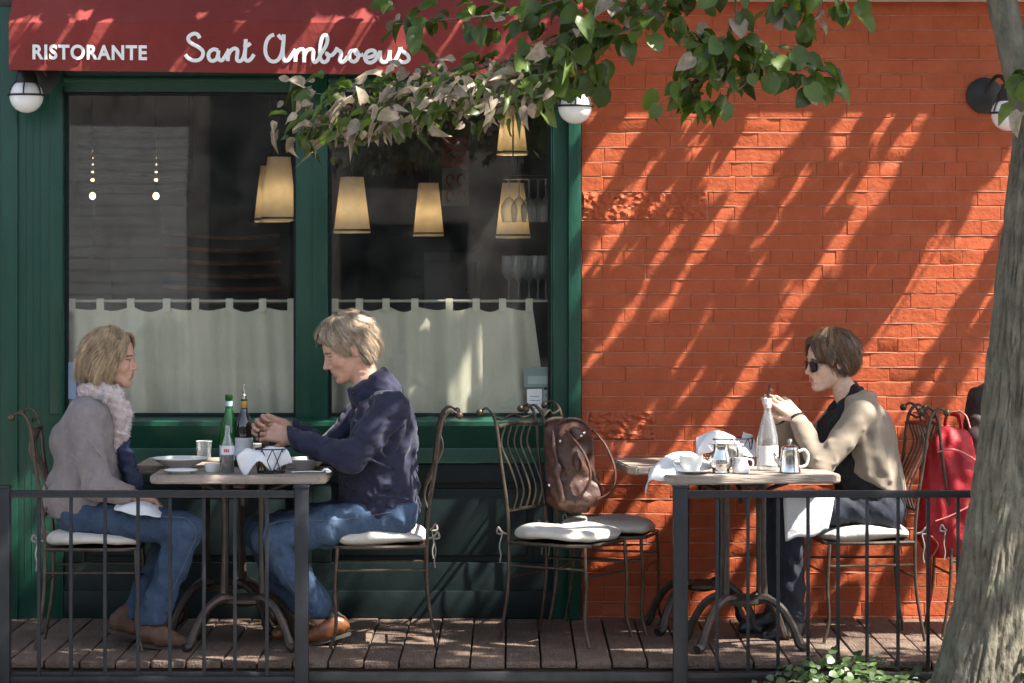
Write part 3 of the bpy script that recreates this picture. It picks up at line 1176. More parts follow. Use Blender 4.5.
# block lettering
cu = bpy.data.curves.new('lettering', 'FONT')
cu.body = 'RISTORANTE'
cu.size = 1.0
cu.extrude = 0.02
cu.offset = 0.034
cu.space_character = 1.12
ob = bpy.data.objects.new('lettering', cu)
COL.objects.link(ob)
bpy.context.view_layer.update()
dg = bpy.context.evaluated_depsgraph_get()
me = bpy.data.meshes.new_from_object(ob.evaluated_get(dg))
bpy.data.objects.remove(ob)
vx = np.array([v.co[:] for v in me.vertices])
mn, mxx = vx.min(0), vx.max(0)
YL = AY - 0.0068
pL, pR = at(32.5, 59.5, YL), at(147, 44.8, YL)
for v in me.vertices:
    u = (v.co.x - mn[0]) / (mxx[0] - mn[0])
    h = (v.co.y - mn[1]) / (mxx[1] - mn[1])
    zz = pL.z + h * (Z_(44.0, YL) - Z_(59.2, YL)) - u * 0.004
    v.co = (pL.x + u * (pR.x - pL.x) + 1.0, YL - AY - 0.0015 + (v.co.z) * 0.03, zz - 2.5)
me.flip_normals()
finish('lettering', me, M['letter'], aw, smooth=False)

# handwritten lettering: strokes read off the photograph in picture units, laid on the valance
def S1(pts):
    return [(180 + x / 7.877, 22 + y / 7.877) for x, y in pts]


def S2(pts):
    return [(300 + x / 7.877, 22 + y / 7.877) for x, y in pts]


strokes = [
    S1([(155, 128), (140, 100), (108, 92), (72, 112), (66, 140), (90, 168), (140, 195), (178, 228), (178, 268), (150, 298), (105, 302), (65, 285), (42, 258)]),
    S1([(300, 225), (268, 215), (236, 232), (224, 265), (236, 298), (262, 306), (288, 290), (300, 255), (303, 222), (300, 260), (308, 295), (330, 302), (352, 275), (376, 235), (386, 212)]),
    S1([(386, 212), (380, 260), (376, 308)]),
    S1([(380, 262), (400, 225), (430, 208), (452, 222), (450, 262), (448, 295), (466, 308), (490, 296), (508, 250), (517, 180), (518, 135)]),
    S1([(517, 140), (514, 220), (512, 285), (530, 306), (558, 292), (584, 255)]),
    S1([(500, 178), (530, 186), (556, 166)]),
    S1([(742, 100), (712, 112), (684, 150), (672, 205), (678, 258), (704, 300), (742, 312), (778, 292), (802, 240), (814, 160), (818, 98)]),
    S1([(772, 100), (800, 130), (818, 110), (812, 200), (812, 275), (826, 306), (854, 298), (884, 255), (912, 214)]),
    S1([(912, 214), (910, 260), (908, 312)]),
    S1([(910, 262), (930, 228), (958, 214), (976, 232), (978, 318)]),
    S2([(33, 318), (33, 270), (52, 230), (84, 214), (104, 232), (102, 290), (116, 316), (142, 296), (165, 250)]),
    S2([(165, 250), (198, 200), (216, 150), (212, 112), (192, 104), (174, 122), (162, 170), (157, 250), (164, 296), (188, 316), (218, 300), (224, 262), (208, 246), (222, 262), (250, 262), (276, 236), (296, 200)]),
    S2([(292, 205), (298, 222), (320, 232), (322, 262), (312, 298), (330, 318), (356, 302), (376, 270)]),
    S2([(440, 225), (405, 228), (388, 258), (396, 298), (424, 312), (450, 296), (460, 262), (448, 230), (432, 226), (440, 250), (470, 262), (500, 255)]),
    S2([(496, 280), (540, 278), (584, 262), (592, 236), (566, 222), (530, 236), (512, 272), (522, 308), (556, 320), (596, 296), (630, 232)]),
    S2([(632, 225), (630, 270), (638, 306), (664, 318), (694, 296), (708, 222)]),
    S2([(709, 222), (706, 280), (722, 316), (748, 302), (778, 245), (790, 200)]),
    S2([(790, 200), (800, 228), (840, 252), (858, 285), (840, 312), (800, 316), (778, 300)]),
]
mb = MB()
for st in strokes:
    P = [at(px, py, YL) for px, py in st]
    P = [Vector((p.x + 1.0, YL - AY, p.z - 2.5)) for p in P]
    mb.tube(spline(P, 5), 0.0086, 8, flat=0.35, up=(0, 0, 1))
# flatten along Y so that the strokes lie on the canvas like appliqué
for i, v in enumerate(mb.v):
    mb.v[i] = (v[0], (YL - AY) + (v[1] - (YL - AY)) * 0.5, v[2])
mb.build('lettering', M['letter'], aw)

# ------------------------------------------------------------------ globe wall lamps
def wall_lamp(px, py, Y, lab, dx):
    p = at(px, py, Y)
    t = thing('wall_lamp', lab, 'lamp', (p.x, p.y, p.z), 0, 'caged globe wall lamps')
    r = 17.0 * (Y - CAM_Y) / FPX
    MB().sphere((0, 0, 0), r, 14).build('globe', M['globe'], t)
    mb = MB()
    mb.tube([((r + 0.005) * math.cos(a * PI / 16), (r + 0.005) * math.sin(a * PI / 16), 0.004) for a in range(33)], 0.0048, 6)
    for q in range(3):
        a = q * PI / 3 + 0.52
        mb.tube([((r + 0.005) * math.sin(b * PI / 20) * math.cos(a), (r + 0.005) * math.sin(b * PI / 20) * math.sin(a), (r + 0.005) * math.cos(b * PI / 20)) for b in range(-10, 11)], 0.0035, 6)
    mb.build('cage', M['cage'], t)
    mb = MB()
    mb.lathe([(0.052, r - 0.022), (0.05, r + 0.01), (0.034, r + 0.035), (0.03, r + 0.06)], 20)
    mb.tube(spline([(0, 0, r + 0.05), (dx * 0.3, -Y * 0.3, r + 0.10), (dx * .6, -Y * 0.7, r + 0.09), (dx, -Y - 0.02, r + 0.02)], 6), 0.009, 8)
    mb.build('bracket', M['cage'], t)
    bp = MB()
    pr = [(0.001, 0.0), (0.05, 0.0), (0.085, 0.016), (0.085, 0.03), (0.001, 0.03)]
    n = 24
    vs, fs = [], []
    for (rr, yy) in pr:
        for q in range(n):
            vs.append((dx + rr * math.cos(2 * PI * q / n), -Y - 0.033 + yy, r + 0.02 + rr * math.sin(2 * PI * q / n)))
    for i in range(len(pr) - 1):
        for q in range(n):
            fs.append((i * n + q, i * n + (q + 1) % n, (i + 1) * n + (q + 1) % n, (i + 1) * n + q))
    bp.add(vs, fs).build('back_plate', M['cage'], t)
    return t


wall_lamp(26.5, 96, -0.24, 'caged white globe lamp under the corner of the red awning beside RISTORANTE', 0.06)
wall_lamp(575, 107, -0.24, 'caged white globe lamp on the corner of green frame and brick, under leaves', 0.0)
wall_lamp(1008, 114, -0.24, 'caged white globe lamp on the brick wall beside the tree trunk', -0.07)

# ------------------------------------------------------------------ the street front opposite (seen mirrored in the glass)
mb = MB()
mb.box((-30, -19.6, -0.17), (30, -19.0, 4.8))
op = pbr('opposite brick', (0.33, 0.28, 0.24), 0.9, var=0.4, vscale=3)
ob = mb.build('opposite_wall', op, smooth=False)
tag(ob, kind='structure')
mb = MB()
for k in range(26):
    mb.box((-5.6, -18.99, -0.17 + k * 0.13), (-3.75, -18.95 + 0.02 * (k % 2), -0.17 + k * 0.13 + 0.127))
tag(mb.build('opposite_door', pbr('roller shutter', (0.66, 0.62, 0.58), 0.7), smooth=False), kind='structure')
mb = MB()
for a, b, c, d in ((-3.5, -2.3, 0.4, 4.2), (-2.0, -0.5, 0.0, 2.1), (-1.9, -0.6, 2.5, 4.2), (0.1, 1.3, 0.5, 4.2)):
    mb.box((a, -18.99, c), (b, -18.96, d))
tag(mb.build('opposite_window', pbr('dark window glass', (0.02, 0.022, 0.025), 0.15), smooth=False), kind='structure')
# ------------------------------------------------------------------ chairs
def make_chair(name, label, seed=0):
    t = thing(name, label, 'chair', (0, 0, 0))
    cm = M['chairmetal']
    rr = 0.0078
    for s in (-1, 1):
        mb = MB()
        mb.tube(spline([(0.195, s * 0.185, 0.432), (0.205, s * 0.19, 0.25), (0.20, s * 0.192, 0.10), (0.225, s * 0.20, 0.0)], 5), rr, 8)
        mb.build('leg', cm, t)
        mb = MB()
        mb.tube(spline([(-0.235, s * 0.18, 0.0), (-0.20, s * 0.172, 0.22), (-0.195, s * 0.168, 0.44), (-0.205, s * 0.168, 0.60),
                        (-0.235, s * 0.172, 0.80), (-0.250, s * 0.178, 0.93), (-0.268, s * 0.18, 0.995), (-0.30, s * 0.182, 1.025), (-0.332, s * 0.182, 1.012)], 5),
                [rr] * 31 + [rr * (1 - 0.05 * i) for i in range(10)], 8)
        po = mb.build('back_post', cm, t)
        MB().sphere((-0.336, s * 0.182, 1.006), 0.0165, 8).build('finial', cm, po)
    for k in range(5):
        y = (-0.112 + 0.056 * k)
        MB().tube(spline([(-0.205, y, 0.575), (-0.185, y, 0.66), (-0.222, y + 0.004, 0.76), (-0.265, y * 1.03, 0.86), (-0.245, y * 1.05, 0.945)], 5), 0.0052, 6).build('slat', cm, t)
    mb = MB()
    mb.tube(spline([(-0.248, -0.176, 0.945), (-0.258, 0, 0.952), (-0.248, 0.176, 0.945)], 6), 0.0085, 8)
    mb.tube(spline([(-0.262, -0.18, 0.985), (-0.275, -0.09, 0.972), (-0.272, 0, 0.992), (-0.275, 0.09, 0.972), (-0.262, 0.18, 0.985)], 6), 0.0055, 8)
    mb.build('back_rail', cm, t)
    MB().tube([(-0.205, -0.167, 0.575), (-0.205, 0.167, 0.575)], 0.0075, 8).build('back_rail', cm, t)
    mb = MB()
    ring = [(-0.195, -0.168, 0.435), (-0.02, -0.190, 0.435), (0.14, -0.195, 0.435), (0.205, -0.15, 0.435), (0.215, 0, 0.435), (0.205, 0.15, 0.435),
            (0.14, 0.195, 0.435), (-0.02, 0.190, 0.435), (-0.195, 0.168, 0.435), (-0.195, 0, 0.435), (-0.195, -0.168, 0.435)]
    mb.tube(ring, 0.0085, 8)
    mb.grid(lambda u, v: (-0.19 + 0.385 * u, -0.165 + 0.33 * v, 0.439), 4, 4)
    mb.build('seat', cm, t)
    mb = MB()
    for a_, b_ in (((-0.197, 0.17, 0.335), (0.203, 0.19, 0.335)), ((-0.197, -0.17, 0.335), (0.203, -0.19, 0.335)), ((0.203, -0.19, 0.30), (0.203, 0.19, 0.30)), ((-0.2, -0.17, 0.28), (-0.2, 0.17, 0.28))):
        MB().tube([a_, b_], 0.0055, 6).build('stretcher', cm, t)
    # cushion
    tiem = pbr('cushion tie', (0.24, 0.21, 0.18), 0.9)
    rg = np.random.default_rng(seed)
    ph = rg.uniform(0, 6, 5)

    def cush(u, v):
        a = 2 * PI * u
        b = PI * (v - 0.5)
        e = 0.32
        ca, sa = math.cos(a), math.sin(a)
        rx = math.copysign(abs(ca) ** 0.55, ca)
        ry = math.copysign(abs(sa) ** 0.55, sa)
        cb, sb = max(0.0, math.cos(b)) ** 0.42, math.copysign(abs(math.sin(b)) ** 0.9, math.sin(b))
        k = 1 + 0.03 * math.sin(5 * a + ph[0]) * math.cos(b) + 0.02 * math.sin(9 * a + ph[1])
        X, Y = 0.205 * rx * cb * k, (0.200 + 0.012 * rx) * ry * cb * k
        z = 0.030 * sb * (1 + 0.38 * math.sin(14 * X + ph[2]) * math.sin(12 * Y + ph[3])) + (0.008 * math.sin(11 * X + ph[4]) + 0.005 * math.sin(17 * Y + ph[0]))
        # puckered middle
        z -= 0.010 * math.exp(-((X - 0.01) ** 2 + Y ** 2) / 0.004) * (1 if sb > 0 else 0)
        return (0.008 + X, Y, 0.472 + z)
    cu = MB().grid(cush, 64, 20).build('cushion', M['cushion'], t)
    for s in (-1, 1):
        mb = MB()
        mb.tube(spline([(-0.19, s * 0.165, 0.47), (-0.222, s * 0.178, 0.478), (-0.24, s * 0.185, 0.50), (-0.247, s * 0.18, 0.475), (-0.222, s * 0.178, 0.47)], 4), 0.005, 6)
        mb.tube(spline([(-0.222, s * 0.178, 0.475), (-0.232, s * 0.188, 0.42), (-0.226, s * 0.186, 0.38), (-0.230, s * 0.188, 0.345)], 4), 0.0035, 6)
        mb.build('tie', tiem, cu)
    return t


CG = 'wrought iron chairs with cream cushions'
ch1 = make_chair('iron_chair', 'iron chair with cream cushion under the blonde woman', 1)
ch1.location = (X_(93, -0.93) , -0.90, 0)
ch1.rotation_euler.z = R(3)
ch1['group'] = CG
ch2 = dup(ch1, (X_(382, -0.8), -0.80, 0), R(183), 'iron chair with cream cushion under the man in navy')
ch3 = dup(ch1, (X_(566, -0.72), -0.72, 0), R(-30), 'empty iron chair with sunlit cream cushion between the two tables')
ch4 = dup(ch1, (X_(607, -0.36), -0.36, 0), R(-14), 'iron chair half hidden behind the brown leather backpack')
ch5 = dup(ch1, (X_(862, -0.6), -0.62, 0), R(187), 'iron chair with cream cushion under the woman in sunglasses')
ch6 = dup(ch1, (X_(985, -0.45), -0.45, 0), R(4), 'iron chair by the tree trunk with the red backpack on it')


# ------------------------------------------------------------------ tables
def make_table(name, label):
    t = thing(name, label, 'table', (0, 0, 0))
    hw, hd, zt_, th = 0.378, 0.27, 0.765, 0.036
    c = 0.034
    poly = [(-hw + c, -hd), (hw - c, -hd), (hw, -hd + c), (hw, hd - c), (hw - c, hd), (-hw + c, hd), (-hw, hd - c), (-hw, -hd + c)]
    bm = bmesh.new()
    vs = [bm.verts.new((x, y, zt_ - th)) for x, y in poly]
    f = bm.faces.new(vs)
    ex = bmesh.ops.extrude_face_region(bm, geom=[f])
    for v in ex['geom']:
        if isinstance(v, bmesh.types.BMVert):
            v.co.z += th
    bmesh.ops.recalc_face_normals(bm, faces=bm.faces[:])
    bmesh.ops.bevel(bm, geom=bm.edges[:], offset=0.006, segments=2, affect='EDGES')
    me = bpy.data.meshes.new('tabletop')
    bm.to_mesh(me)
    bm.free()
    finish('tabletop', me, M['tabletop'], t)
    ci = M['castiron']
    for sx in (-1, 1):
        for sy in (-1, 1):
            MB().tube([(sx * 0.085, sy * 0.05, 0.20), (sx * 0.08, sy * 0.048, 0.45), (sx * 0.08, sy * 0.048, 0.722)], [0.015, 0.011, 0.013], 10).build('column', ci, t)
    mb = MB()
    mb.lathe([(0.03, 0.175), (0.07, 0.185), (0.115, 0.195), (0.115, 0.21), (0.06, 0.222), (0.03, 0.23)], 16, sy=0.72)
    mb.build('collar', ci, t)
    mb = MB()
    for s in (-1, 1):
        mb.tube(spline([(s * 0.08, 0, 0.62), (s * 0.11, 0, 0.68), (s * 0.20, 0, 0.714)], 4), 0.011, 6)
        mb.tube(spline([(0, s * 0.05, 0.62), (0, s * 0.08, 0.68), (0, s * 0.16, 0.714)], 4), 0.011, 6)
    mb.cbox((-0.24, -0.025, 0.708), (0.24, 0.025, 0.7225), 0.003)
    mb.cbox((-0.025, -0.2, 0.706), (0.025, 0.2, 0.7215), 0.003)
    mb.build('bracket', ci, t)
    for sx in (-1, 1):
        for sy in (-1, 1):
            d = Vector((sx * 0.78, sy * 0.62, 0)).normalized()
            P = [d * 0.06 + Vector((0, 0, 0.205)), d * 0.12 + Vector((0, 0, 0.215)), d * 0.19 + Vector((0, 0, 0.175)), d * 0.245 + Vector((0, 0, 0.095)), d * 0.275 + Vector((0, 0, 0.03)), d * 0.305 + Vector((0, 0, 0.016))]
            MB().tube(spline(P, 5), [0.022] * 6 + [0.018] * 12 + [0.022] * 8, 8).build('foot', ci, t)
    return t


t1 = make_table('cafe_table', 'wooden cafe table between the blonde woman and the man, nearer the railing')
t1.location = (-1.168, -0.95, 0)
t1['group'] = 'cafe tables on cast iron pedestals'
t2 = dup(t1, (-1.31, -0.405, 0), R(0), 'wooden cafe table pushed behind the couple\'s table towards the curtained window')
t3 = dup(t1, (1.005, -0.955, 0), R(7), 'wooden cafe table with the coffee cup and silver pots')
t4 = dup(t1, (0.865, -0.405, 0), R(7), 'wooden cafe table against the red brick wall, behind the coffee table')
TT = 0.7655

# ------------------------------------------------------------------ tableware
china = pbr('white china', (0.80, 0.79, 0.76), 0.2, var=0.04, coat=0.3)
silver = pbr('polished silver', (0.62, 0.61, 0.58), 0.16, 1.0, var=0.15, vscale=12, bump=0.05)
greeng = pbr('green bottle glass', (0.015, 0.16, 0.025), 0.06, var=0.1, spec=0.7, coat=0.3, transl=0.35)
darkg = pbr('dark bottle glass', (0.008, 0.010, 0.010), 0.08, var=0.1, spec=0.7, coat=0.5)
lab_blue = pbr('pale blue label', (0.55, 0.65, 0.78), 0.6)
lab_white = pbr('white label', (0.78, 0.78, 0.78), 0.6)
gold = pbr('gold foil', (0.55, 0.33, 0.08), 0.4, 0.5)
cloth = pbr('white napkin cloth', (0.80, 0.80, 0.82), 0.9, var=0.05, bump=0.3, bscale=260, bump2=0.4, b2scale=25, transl=0.2)
red = pbr('red print', (0.55, 0.03, 0.05), 0.6)
bread = pbr('bread crust', (0.42, 0.21, 0.08), 0.8, var=0.3, vscale=20, bump=0.5, bscale=40)


def on(px, Y, z=TT):
    return Vector((X_(px, Y), Y, z))


def bowl(px, Y, r, h, lab):
    t = thing('bowl', lab, 'bowl', on(px, Y))
    MB().lathe([(r * 0.42, 0), (r * 0.45, 0.006), (r * 0.75, h * 0.55), (r, h), (r * 0.99, h + 0.003), (r * 0.72, h * 0.62), (r * 0.4, 0.012), (0.0001, 0.010)], 40).build('bowl_body', china, t)
    return t


b1 = bowl(180, -0.78, 0.125, 0.042, 'wide white shallow bowl in front of the blonde woman')
b2 = bowl(305, -0.86, 0.10, 0.045, 'white shallow bowl under the man\'s sleeve')


def plate(px, Y, r, lab):
    o = MB().lathe([(r * 0.6, 0), (r * 0.65, 0.004), (r, 0.014), (r * 0.99, 0.017), (r * 0.62, 0.008), (0.0001, 0.007)], 36).build('side_plate', china)
    o.location = on(px, Y)
    return tag(o, lab, 'plate')


plate(181, -1.10, 0.072, 'small white side plate nearest the table edge before the blonde woman')
o = MB().lathe([(0.028, 0), (0.032, 0.01), (0.034, 0.036), (0.0315, 0.037), (0.029, 0.012), (0.0001, 0.010)], 28).build('ramekin', china)
o.location = on(212.5, -1.02)
tag(o, 'small white ramekin beside the little oil bottle', 'dish')


def tumbler(px, Y, r, h, lab, wl=0.3):
    t = thing('tumbler', lab, 'glass', on(px, Y))
    MB().lathe([(r * 0.86, 0), (r * 0.88, 0.006), (r, h), (r * 0.95, h + 0.001), (r * 0.83, 0.014), (0.0001, 0.012)], 28).build('glass_wall', M['clear'], t)
    MB().tube([(r * 0.98 * math.cos(a * PI / 14), r * 0.98 * math.sin(a * PI / 14), h) for a in range(29)], 0.0016, 6).build('rim', lab_white, t)
    return t


tumbler(204, -0.30, 0.036, 0.085, 'empty glass tumbler near the sill behind the white bowl')
tumbler(254, -0.50, 0.036, 0.088, 'glass tumbler under the man\'s hands behind the bread basket')
tumbler(736, -0.72, 0.036, 0.10, 'glass tumbler between the silver creamer and the water bottle')
tumbler(722, -0.55, 0.034, 0.10, 'glass tumbler behind the silver creamer')


def bottle(px, Y, prof, body, bands, lab, n=24):
    t = thing('bottle', lab, 'bottle', on(px, Y))
    MB().lathe(prof, n).build('bottle_body', body, t, angle=60)
    for nm, z0, z1, rr, mat in bands:
        m_ = MB()
        m_.grid(lambda u, v: (rr * math.cos(2 * PI * u), rr * math.sin(2 * PI * u), z0 + (z1 - z0) * v), n, 1)
        m_.build(nm, mat, t, solid=0.0006)
    return t


bottle(229, -0.70, [(0.036, 0), (0.042, 0.008), (0.042, 0.13), (0.040, 0.16), (0.026, 0.215), (0.016, 0.255), (0.0145, 0.295), (0.017, 0.297), (0.017, 0.318), (0.0001, 0.318)],
       greeng, [('neck_label', 0.268, 0.29, 0.0160, lab_blue), ('label', 0.03, 0.095, 0.0428, lab_blue)], 'green glass mineral water bottle with pale blue neck label')
tb = bottle(227.5, -1.10, [(0.026, 0), (0.029, 0.006), (0.029, 0.085), (0.027, 0.12), (0.012, 0.165), (0.010, 0.20), (0.012, 0.205), (0.0001, 0.206)],
            M['clear'], [('label', 0.082, 0.118, 0.0296, lab_white)], 'small clear cruet of dark vinegar with red and white label')
MB().lathe([(0.0262, 0.004), (0.027, 0.01), (0.027, 0.078), (0.0001, 0.079)], 20).build('liquid', pbr('vinegar', (0.02, 0.008, 0.006), 0.1), tb)
m_ = MB()
for q in range(3):
    a0 = -PI / 2 - 0.42 + q * 0.28
    m_.grid(lambda u, v: (0.0306 * math.cos(a0 + 0.2 * u), 0.0306 * math.sin(a0 + 0.2 * u), 0.092 + 0.014 * v), 3, 1)
m_.build('print', red, tb, fix=False)
wb = bottle(244, -0.72, [(0.036, 0), (0.040, 0.006), (0.040, 0.17), (0.036, 0.205), (0.018, 0.238), (0.0145, 0.26), (0.0145, 0.30), (0.0001, 0.30)],
            darkg, [('foil', 0.262, 0.292, 0.0152, gold), ('label', 0.05, 0.13, 0.0406, lab_white)], 'dark olive oil bottle with metal pourer and gold band')
MB().tube(spline([(0, 0, 0.298), (0.001, 0, 0.32), (-0.001, 0, 0.345), (0.003, 0, 0.365)], 4), [0.011] * 4 + [0.005] * 9, 10).build('pourer', silver, wb)
cw = bottle(767.5, -0.93, [(0.043, 0), (0.047, 0.008), (0.047, 0.12), (0.044, 0.15), (0.028, 0.215), (0.0165, 0.255), (0.0145, 0.285), (0.0165, 0.288), (0.0165, 0.312), (0.0001, 0.312)],
            glass_mat('pale bottle glass', (0.86, 0.90, 0.89), mixc=0.10), [('neck_label', 0.272, 0.288, 0.0168, pbr('peach label', (0.75, 0.45, 0.33), 0.6)), ('cap', 0.288, 0.313, 0.0172, lab_white)],
            'tall clear water bottle with white label by the woman in sunglasses')
m_ = MB().grid(lambda u, v: (0.0476 * math.cos(-2.6 + 2.3 * u), 0.0476 * math.sin(-2.6 + 2.3 * u), 0.025 + 0.085 * v), 12, 1)
m_.build('label', lab_white, cw, solid=0.0005)


def wire_basket(name, px, Y, r, h, lab, sx=1.0, rot=0):
    t = thing(name, lab, 'basket', on(px, Y), rot)
    mb = MB()
    for z, k in ((0.004, 0.86), (h, 1.0)):
        mb.tube([(r * k * sx * math.cos(a * PI / 16), r * k * math.sin(a * PI / 16), z) for a in range(33)], 0.003, 6)
    mb.build('rim_wire', M['cage'], t)
    mb = MB()
    n = 9
    for q in range(n):
        for s in (-1, 1):
            a0 = 2 * PI * q / n
            P = []
            for i in range(7):
                f = i / 6
                k = 0.86 + 0.14 * f
                a = a0 + s * f * 2 * PI / n
                P.append((r * k * sx * math.cos(a), r * k * math.sin(a), 0.004 + (h - 0.004) * f))
            mb.tube(P, 0.0022, 5)
    mb.build('side_wires', M['cage'], t)
    return t


wire_basket('wire_basket', 271, -1.08, 0.068, 0.105, 'round black wire bread basket lined with a white napkin on the couple\'s table')
wire_basket('wire_basket', 724, -0.62, 0.075, 0.12, 'long wire basket lined with napkins on the table by the brick wall', 1.75, R(5))


def cloth_blob(name, pts, lab, h=0.004, seed=0, nz=0.004, wl=0.05):
    """crumpled cloth: thin capsules merged and wrinkled"""
    s = SDF()
    for a, b, r1, r2 in pts:
        s.cap(a, b, r1, r2, 0.012)
    s.noise(nz, wl, seed)
    V, F = s.mesh(h)
    c = np.array([(V[:, 0].min() + V[:, 0].max()) / 2, (V[:, 1].min() + V[:, 1].max()) / 2, V[:, 2].min()])
    o = np_obj(name, V - c, F, cloth)
    bm = bmesh.new()
    bm.from_mesh(o.data)
    bmesh.ops.recalc_face_normals(bm, faces=bm.faces[:])
    bm.to_mesh(o.data)
    bm.free()
    o.location = c
    return tag(o, lab, 'napkin')


def sheet(name, corners, lab, nu=26, nv=26, amp=0.008, seed=0, mat=None, thick=0.0018, fq=30, path=None):
    """draped cloth: bilinear patch through rows of points with soft folds"""
    rg = np.random.default_rng(seed)
    ph = rg.uniform(0, 6.28, 6)
    rows = [spline(r, 6) for r in corners]
    cols = list(zip(*rows))
    S = [spline(list(c), 6) for c in cols]   # S[u][v]
    nu, nv = len(S) - 1, len(S[0]) - 1
    vs = []
    for v in range(nv + 1):
        for u in range(nu + 1):
            p = S[u][v].copy()
            a, b = u / nu, v / nv
            d = Vector((math.sin(a * fq * .3 + ph[0] + b * 3), math.sin(b * fq * .25 + ph[1] + a * 5), math.sin(a * fq * .36 + b * fq * .2 + ph[2])))
            vs.append(p + d * amp)
    c = sum(vs, Vector()) / len(vs)
    c.z = min(p.z for p in vs)
    fs = [(v * (nu + 1) + u, v * (nu + 1) + u + 1, (v + 1) * (nu + 1) + u + 1, (v + 1) * (nu + 1) + u) for v in range(nv) for u in range(nu)]
    o = MB().add([p - c for p in vs], fs).build(name, mat or cloth, None, solid=thick, loc=c, angle=180)
    return tag(o, lab, 'napkin')


# napkin in the bread basket, its corner hanging out
sheet('napkin', [
    [at(238, 452, -1.16), at(250, 449, -1.13), at(262, 448, -1.06), at(276, 447, -1.04)],
    [at(236, 458, -1.17), at(252, 451, -1.15), at(268, 450, -1.10), at(284, 446, -1.06)],
    [at(240, 468, -1.17), at(256, 456, -1.16), at(272, 458, -1.12), at(288, 452, -1.12)],
    [at(247, 476, -1.175), at(258, 462, -1.165), at(274, 470, -1.13), at(291, 463, -1.13)]], 'white napkin with a hanging corner in the wire bread basket', amp=0.006, seed=2)
s_ = SDF()
s_.ell(on(270, -1.08, TT + 0.05), (0.045, 0.04, 0.035))
s_.ell(on(264, -1.06, TT + 0.055), (0.03, 0.04, 0.03), k=0.004)
s_.noise(0.003, 0.04, 4)
V, F = s_.mesh(0.005)
c = V.mean(0)
o = np_obj('bread_roll', V - c, F, bread)
o.location = c
tag(o, 'brown bread roll inside the napkin lined wire basket', 'bread')

# crumpled napkin hanging over the corner of the coffee table
sheet('napkin', [
    [at(668, 455, -0.92), at(684, 453, -0.92), at(704, 457, -0.95), at(716, 466, -1.0)],
    [at(657, 462, -1.0), at(672, 455, -1.02), at(692, 460, -1.03), at(706, 471, -1.06)],
    [at(649, 470, -1.06), at(660, 464, -1.10), at(678, 468, -1.12), at(694, 476, -1.13)],
    [at(646, 484, -1.08), at(652, 474, -1.13), at(664, 474, -1.16), at(684, 479.5, -1.17)],
    [at(643, 497, -1.09), at(648, 486, -1.14), at(655, 479, -1.17), at(676, 480.5, -1.18)]], 'crumpled white napkin spilling over the corner of the coffee table', amp=0.008, seed=5)
sheet('napkin', [
    [at(694, 440, -0.70), at(712, 430, -0.66), at(734, 438, -0.62), at(754, 436, -0.58)],
    [at(697, 450, -0.72), at(713, 437, -0.68), at(736, 444, -0.66), at(757, 446, -0.60)],
    [at(700, 458, -0.74), at(716, 448, -0.72), at(738, 452, -0.70), at(756, 456, -0.64)]], 'white napkin lining the long wire basket by the wall', amp=0.010, seed=8)
sheet('napkin', [
    [at(738, 446, -0.60), at(744, 432, -0.58), at(752, 436, -0.57)],
    [at(738, 452, -0.62), at(746, 444, -0.60), at(755, 448, -0.58)],
    [at(738, 458, -0.63), at(746, 456, -0.61), at(756, 458, -0.60)]], 'folded white napkin standing up in the end of the long basket', amp=0.004, seed=9)

# coffee cup on its saucer
o = MB().lathe([(0.035, 0), (0.04, 0.004), (0.075, 0.014), (0.0745, 0.017), (0.04, 0.008), (0.0001, 0.007)], 36).build('saucer', china)
o.location = on(692, -1.115)
tag(o, 'white saucer under the coffee cup', 'saucer')
cup = thing('coffee_cup', 'white coffee cup on its saucer beside the silver creamer', 'cup', on(691, -1.115, TT + 0.0085))
MB().lathe([(0.026, 0), (0.03, 0.004), (0.046, 0.03), (0.053, 0.068), (0.051, 0.069), (0.044, 0.031), (0.026, 0.008), (0.0001, 0.007)], 32).build('cup_body', china, cup)
MB().tube(spline([(-0.049, 0, 0.055), (-0.07, 0.0, 0.052), (-0.072, 0.0, 0.03), (-0.043, 0, 0.022)], 5), 0.004, 8).build('handle', china, cup)

# silver creamer, sugar pot, lidded pot
cr = thing('creamer', 'round bellied polished silver creamer beside the coffee cup', 'jug', on(721, -1.09))
MB().lathe([(0.032, 0), (0.038, 0.004), (0.036, 0.012), (0.050, 0.04), (0.048, 0.065), (0.034, 0.10), (0.036, 0.125), (0.034, 0.126), (0.031, 0.10), (0.044, 0.06), (0.0001, 0.02)], 32).build('jug_body', silver, cr)
MB().tube(spline([(0.035, 0, 0.118), (0.066, 0, 0.112), (0.068, 0, 0.06), (0.048, 0, 0.045)], 5), 0.005, 8).build('handle', silver, cr)
MB().tube([(-0.03, 0, 0.108), (-0.05, 0, 0.124)], [0.014, 0.006], 8).build('spout', silver, cr)
mj = thing('milk_jug', 'small plain white china jug between the creamer and the water bottle', 'jug', on(741, -1.10))
MB().lathe([(0.03, 0), (0.036, 0.005), (0.038, 0.025), (0.028, 0.05), (0.031, 0.068), (0.029, 0.069), (0.026, 0.05), (0.0001, 0.01)], 28).build('jug_body', china, mj)
MB().tube(spline([(0.029, 0, 0.062), (0.05, 0, 0.055), (0.05, 0, 0.03), (0.036, 0, 0.02)], 5), 0.004, 8).build('handle', china, mj)
tp = thing('coffee_pot', 'lidded silver coffee pot with loop handle by the woman\'s elbow', 'pot', on(790, -1.06))
MB().lathe([(0.042, 0), (0.047, 0.004), (0.045, 0.012), (0.042, 0.05), (0.037, 0.095), (0.038, 0.10), (0.0001, 0.10)], 32).build('pot_body', silver, tp)
